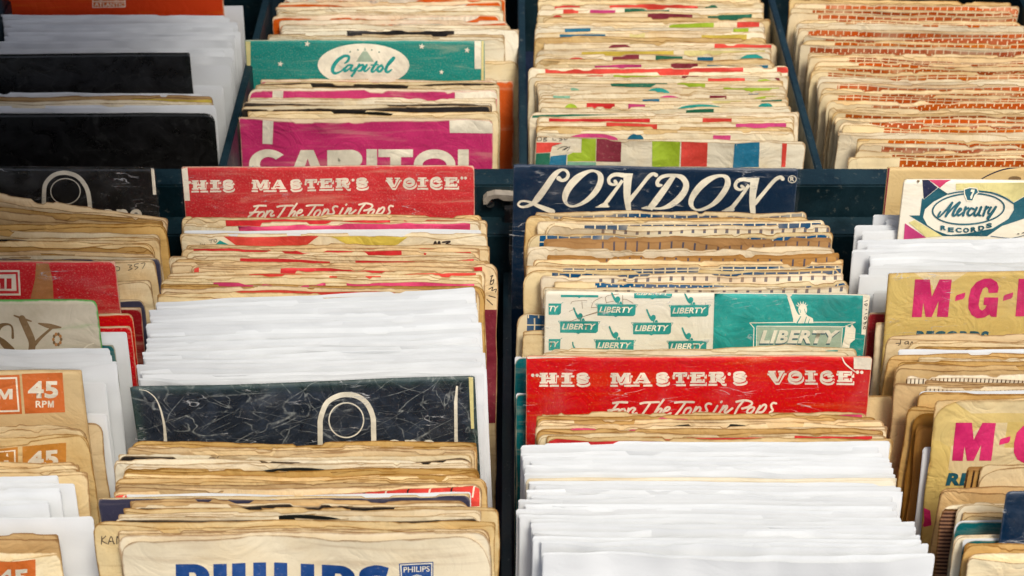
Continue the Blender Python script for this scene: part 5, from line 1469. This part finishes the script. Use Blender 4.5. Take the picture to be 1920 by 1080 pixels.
AA = [
 (-30, None, 470, 'dr'), (-18, None, 462, 'c'), (-8, None, 470, 'c', dict(dh=-0.003)), (4, None, 458, 'bk', dict(dh=-0.004, look='worn black sleeve')), (12, None, 455, 'w', dict(dh=-0.006)),
 (-44, None, 412, 'om', hero(hero_atlantic, 'orange red sleeve with small boxed cream wordmark at the top left', 'orange red wordmark sleeve', tilt=0, stiff=1, mat='red_orange_paper')),
 (28, None, 421, 'w'), (36, None, 430, 'w'), (44, None, 445, 'w'), (52, None, 438, 'w'), (60, None, 450, 'w'), (68, None, 440, 'w'), (77, None, 434, 'w'), (87, None, 425, 't', dict(wv=2.4)), (90, None, 438, 'w'), (95, None, 420, 'w'),
 (108, None, 436, 'w', dict(dh=-0.003)), (122, None, 432, 'w', dict(dh=-0.005)), (134, None, 414, 'w', dict(dh=-0.007)), (148, None, 410, 'p', dict(dh=-0.009)), (160, None, 418, 'w', dict(dh=-0.010)),
 (100, None, 353, 'bk', hero(lambda s: None, 'glossy black sleeve between white ones, farther of two at upper left', 'farther glossy black sleeve', tilt=-3, stiff=1, mat='gloss_black')),
 (174, None, 380, 'w'), (181, None, 398, 't', hero(hero_band_yellow, 'tan sleeve with a mustard yellow line between black sleeves', None, tilt=-3)), (190, None, 402, 'p'), (198, None, 404, 'w'),
 (212, None, 402, 'bk', hero(lambda s: None, 'glossy black sleeve, nearer of two at upper left', None, tilt=0, stiff=1, mat='gloss_black', rad=0.006)),
]
BB = [
 (-16, 520, 968, 'bk', dict(look='worn black sleeve')), (-7, 512, 960, 'om'), (3, 510, 955, 'om', dict(wv=2.4)), (12, 508, 952, 'p', dict(wv=2.6)), (20, 503, 955, 'p', dict(wv=2.8)), (28, 505, 950, 'om'), (38, 515, 958, 'om', dict(wv=2.4)), (46, 520, 962, 'p', dict(wv=2.2)),
 (54, 527, 972, 'p', hero(hero_label_black, 'cream sleeve with solid black bar near its top', 'black-barred cream sleeve', tilt=2)), (64, 490, 966, 'c'), (69, 485, 960, 'p'),
 (82, None, 962, 'om', dict(dh=-0.003)), (92, None, 950, 'p', dict(dh=-0.004)), (102, None, 968, 'om', dict(dh=-0.005)), (114, None, 972, 'p', dict(dh=-0.007)), (130, None, 955, 'om', dict(dh=-0.009)), (146, None, 964, 'om', dict(dh=-0.010)),
 (75, 461, 907, 'te', hero(hero_green, 'green sleeve with cream oval badge and small stars', 'green oval-badge sleeve', tilt=1, stiff=1)),
 (149, 490, 930, 'mg', hero(hero_magenta_strip, 'magenta sleeve strip right below the green sleeve', None, tilt=3)), (154, 480, 935, 'bk', dict(wv=2.2, look='worn black sleeve')), (159, 478, 935, 'p', dict(wv=2.4)),
 (166, 464, 932, 'mg', hero(hero_magenta_back, 'magenta sleeve with cream bars, middle of three magenta ones', 'middle magenta sleeve', tilt=3)), (184, 455, 935, 'p', dict(wv=2.6)), (192, 450, 930, 'bk', dict(wv=2.0, look='worn black sleeve')), (199, 448, 928, 'bk', dict(wv=2.2, look='worn black sleeve')), (208, 455, 940, 'p', dict(wv=2.8, disc='black record rim peeping out just behind the huge cream block capitals')),
 (221, 447, 924, 'mg', hero(hero_magenta, 'magenta sleeve with huge cream block capitals', None, tilt=1, rad=0.0025)),
]
CC = []
cy = [-22, -12, -3, 6, 15, 24, 33, 41, 50, 60, 70, 80, 90, 100, 109, 117]
for k, y in enumerate(cy):
    t = (y + 40) / 160
    CC.append((y, 992 - 3 * t, 1440 + 22 * t + (30 if k in (6, 11) else 0), 'm' if k % 4 != 2 else 'c'))
CC += [(125, 990, 1478, 'm', hero(hero_redtop, 'cream sleeve with long coral band and coral corner', 'coral-cornered sleeve', tilt=-4)), (136, 990, 1478, 'm'), (143, 990, 1478, 'm', hero(hero_redtop2, 'cream sleeve with red block and lime half disc', None, tilt=-2)), (152, 989, 1480, 'm'), (158, 990, 1487, 'm'), (167, 992, 1497, 'm'), (175, 989, 1497, 'm'), (182, 990, 1495, 'm'), (190, 990, 1495, 'm'), (200, 992, 1500, 'm'),
       (210, 992, 1500, 'p', hero(hero_greenleft, 'cream sleeve with dark green strip along its top left', None, tilt=-2)), (218, 992, 1501, 'm'), (227, 994, 1500, 'm'), (237, 998, 1495, 'c'), (246, 1000, 1500, 'm'),
       (260, 1004, 1512, 'p', hero(hero_blocks, 'cream sleeve with green, maroon, red and blue blocks in a row', 'colour-block sleeve', tilt=11, torn=0.5))]
DD = []
for k, (y, x) in enumerate(((-20, 1474), (-10, 1478), (0, 1480), (9, 1488), (18, 1482), (27, 1480), (38, 1490), (46, 1492), (56, 1496), (68, 1506), (78, 1503), (87, 1500), (99, 1514), (108, 1516), (117, 1526), (126, 1527),
                     (136, 1521), (147, 1534), (156, 1536), (168, 1540), (177, 1538), (189, 1550), (203, 1553), (212, 1560), (222, 1566), (230, 1572), (238, 1580), (250, 1571), (262, 1606), (272, 1611), (283, 1604), (293, 1590))):
    DD.append((y, x, None, 'ob' if k % 5 not in (2,) else ('p' if k % 2 else 'c'), dict(tilt=4 + (k % 3) * 2)))
DD[-1] = DD[-1][:4] + (dict(tilt=-2, label='cream sleeve printed with orange bricks, frontmost of the farther far-right stack', **{'as': 'frontmost brick sleeve'}),)

ALL_STACKS = []
for args in (('A', 'front', A, 14.0, 'the nearer far-left stack', 11), ('B', 'front', B, 14.0, 'the nearer second stack', 12),
             ('C', 'front', C, 14.0, 'the nearer third stack', 13), ('D', 'front', D, 14.0, 'the nearer far-right stack', 14),
             ('AA', 'rear', AA, 14.0, 'the farther far-left stack', 15), ('BB', 'rear', BB, 14.0, 'the farther second stack', 16),
             ('CC', 'rear', CC, 14.0, 'the farther third stack', 17), ('DD', 'rear', DD, 14.0, 'the farther far-right stack', 18)):
    ALL_STACKS.append(Stack(*args))
    ALL_STACKS[-1].build()
print('sleeves', sum(1 for o in bpy.data.objects if o.name.startswith('record_sleeve')))
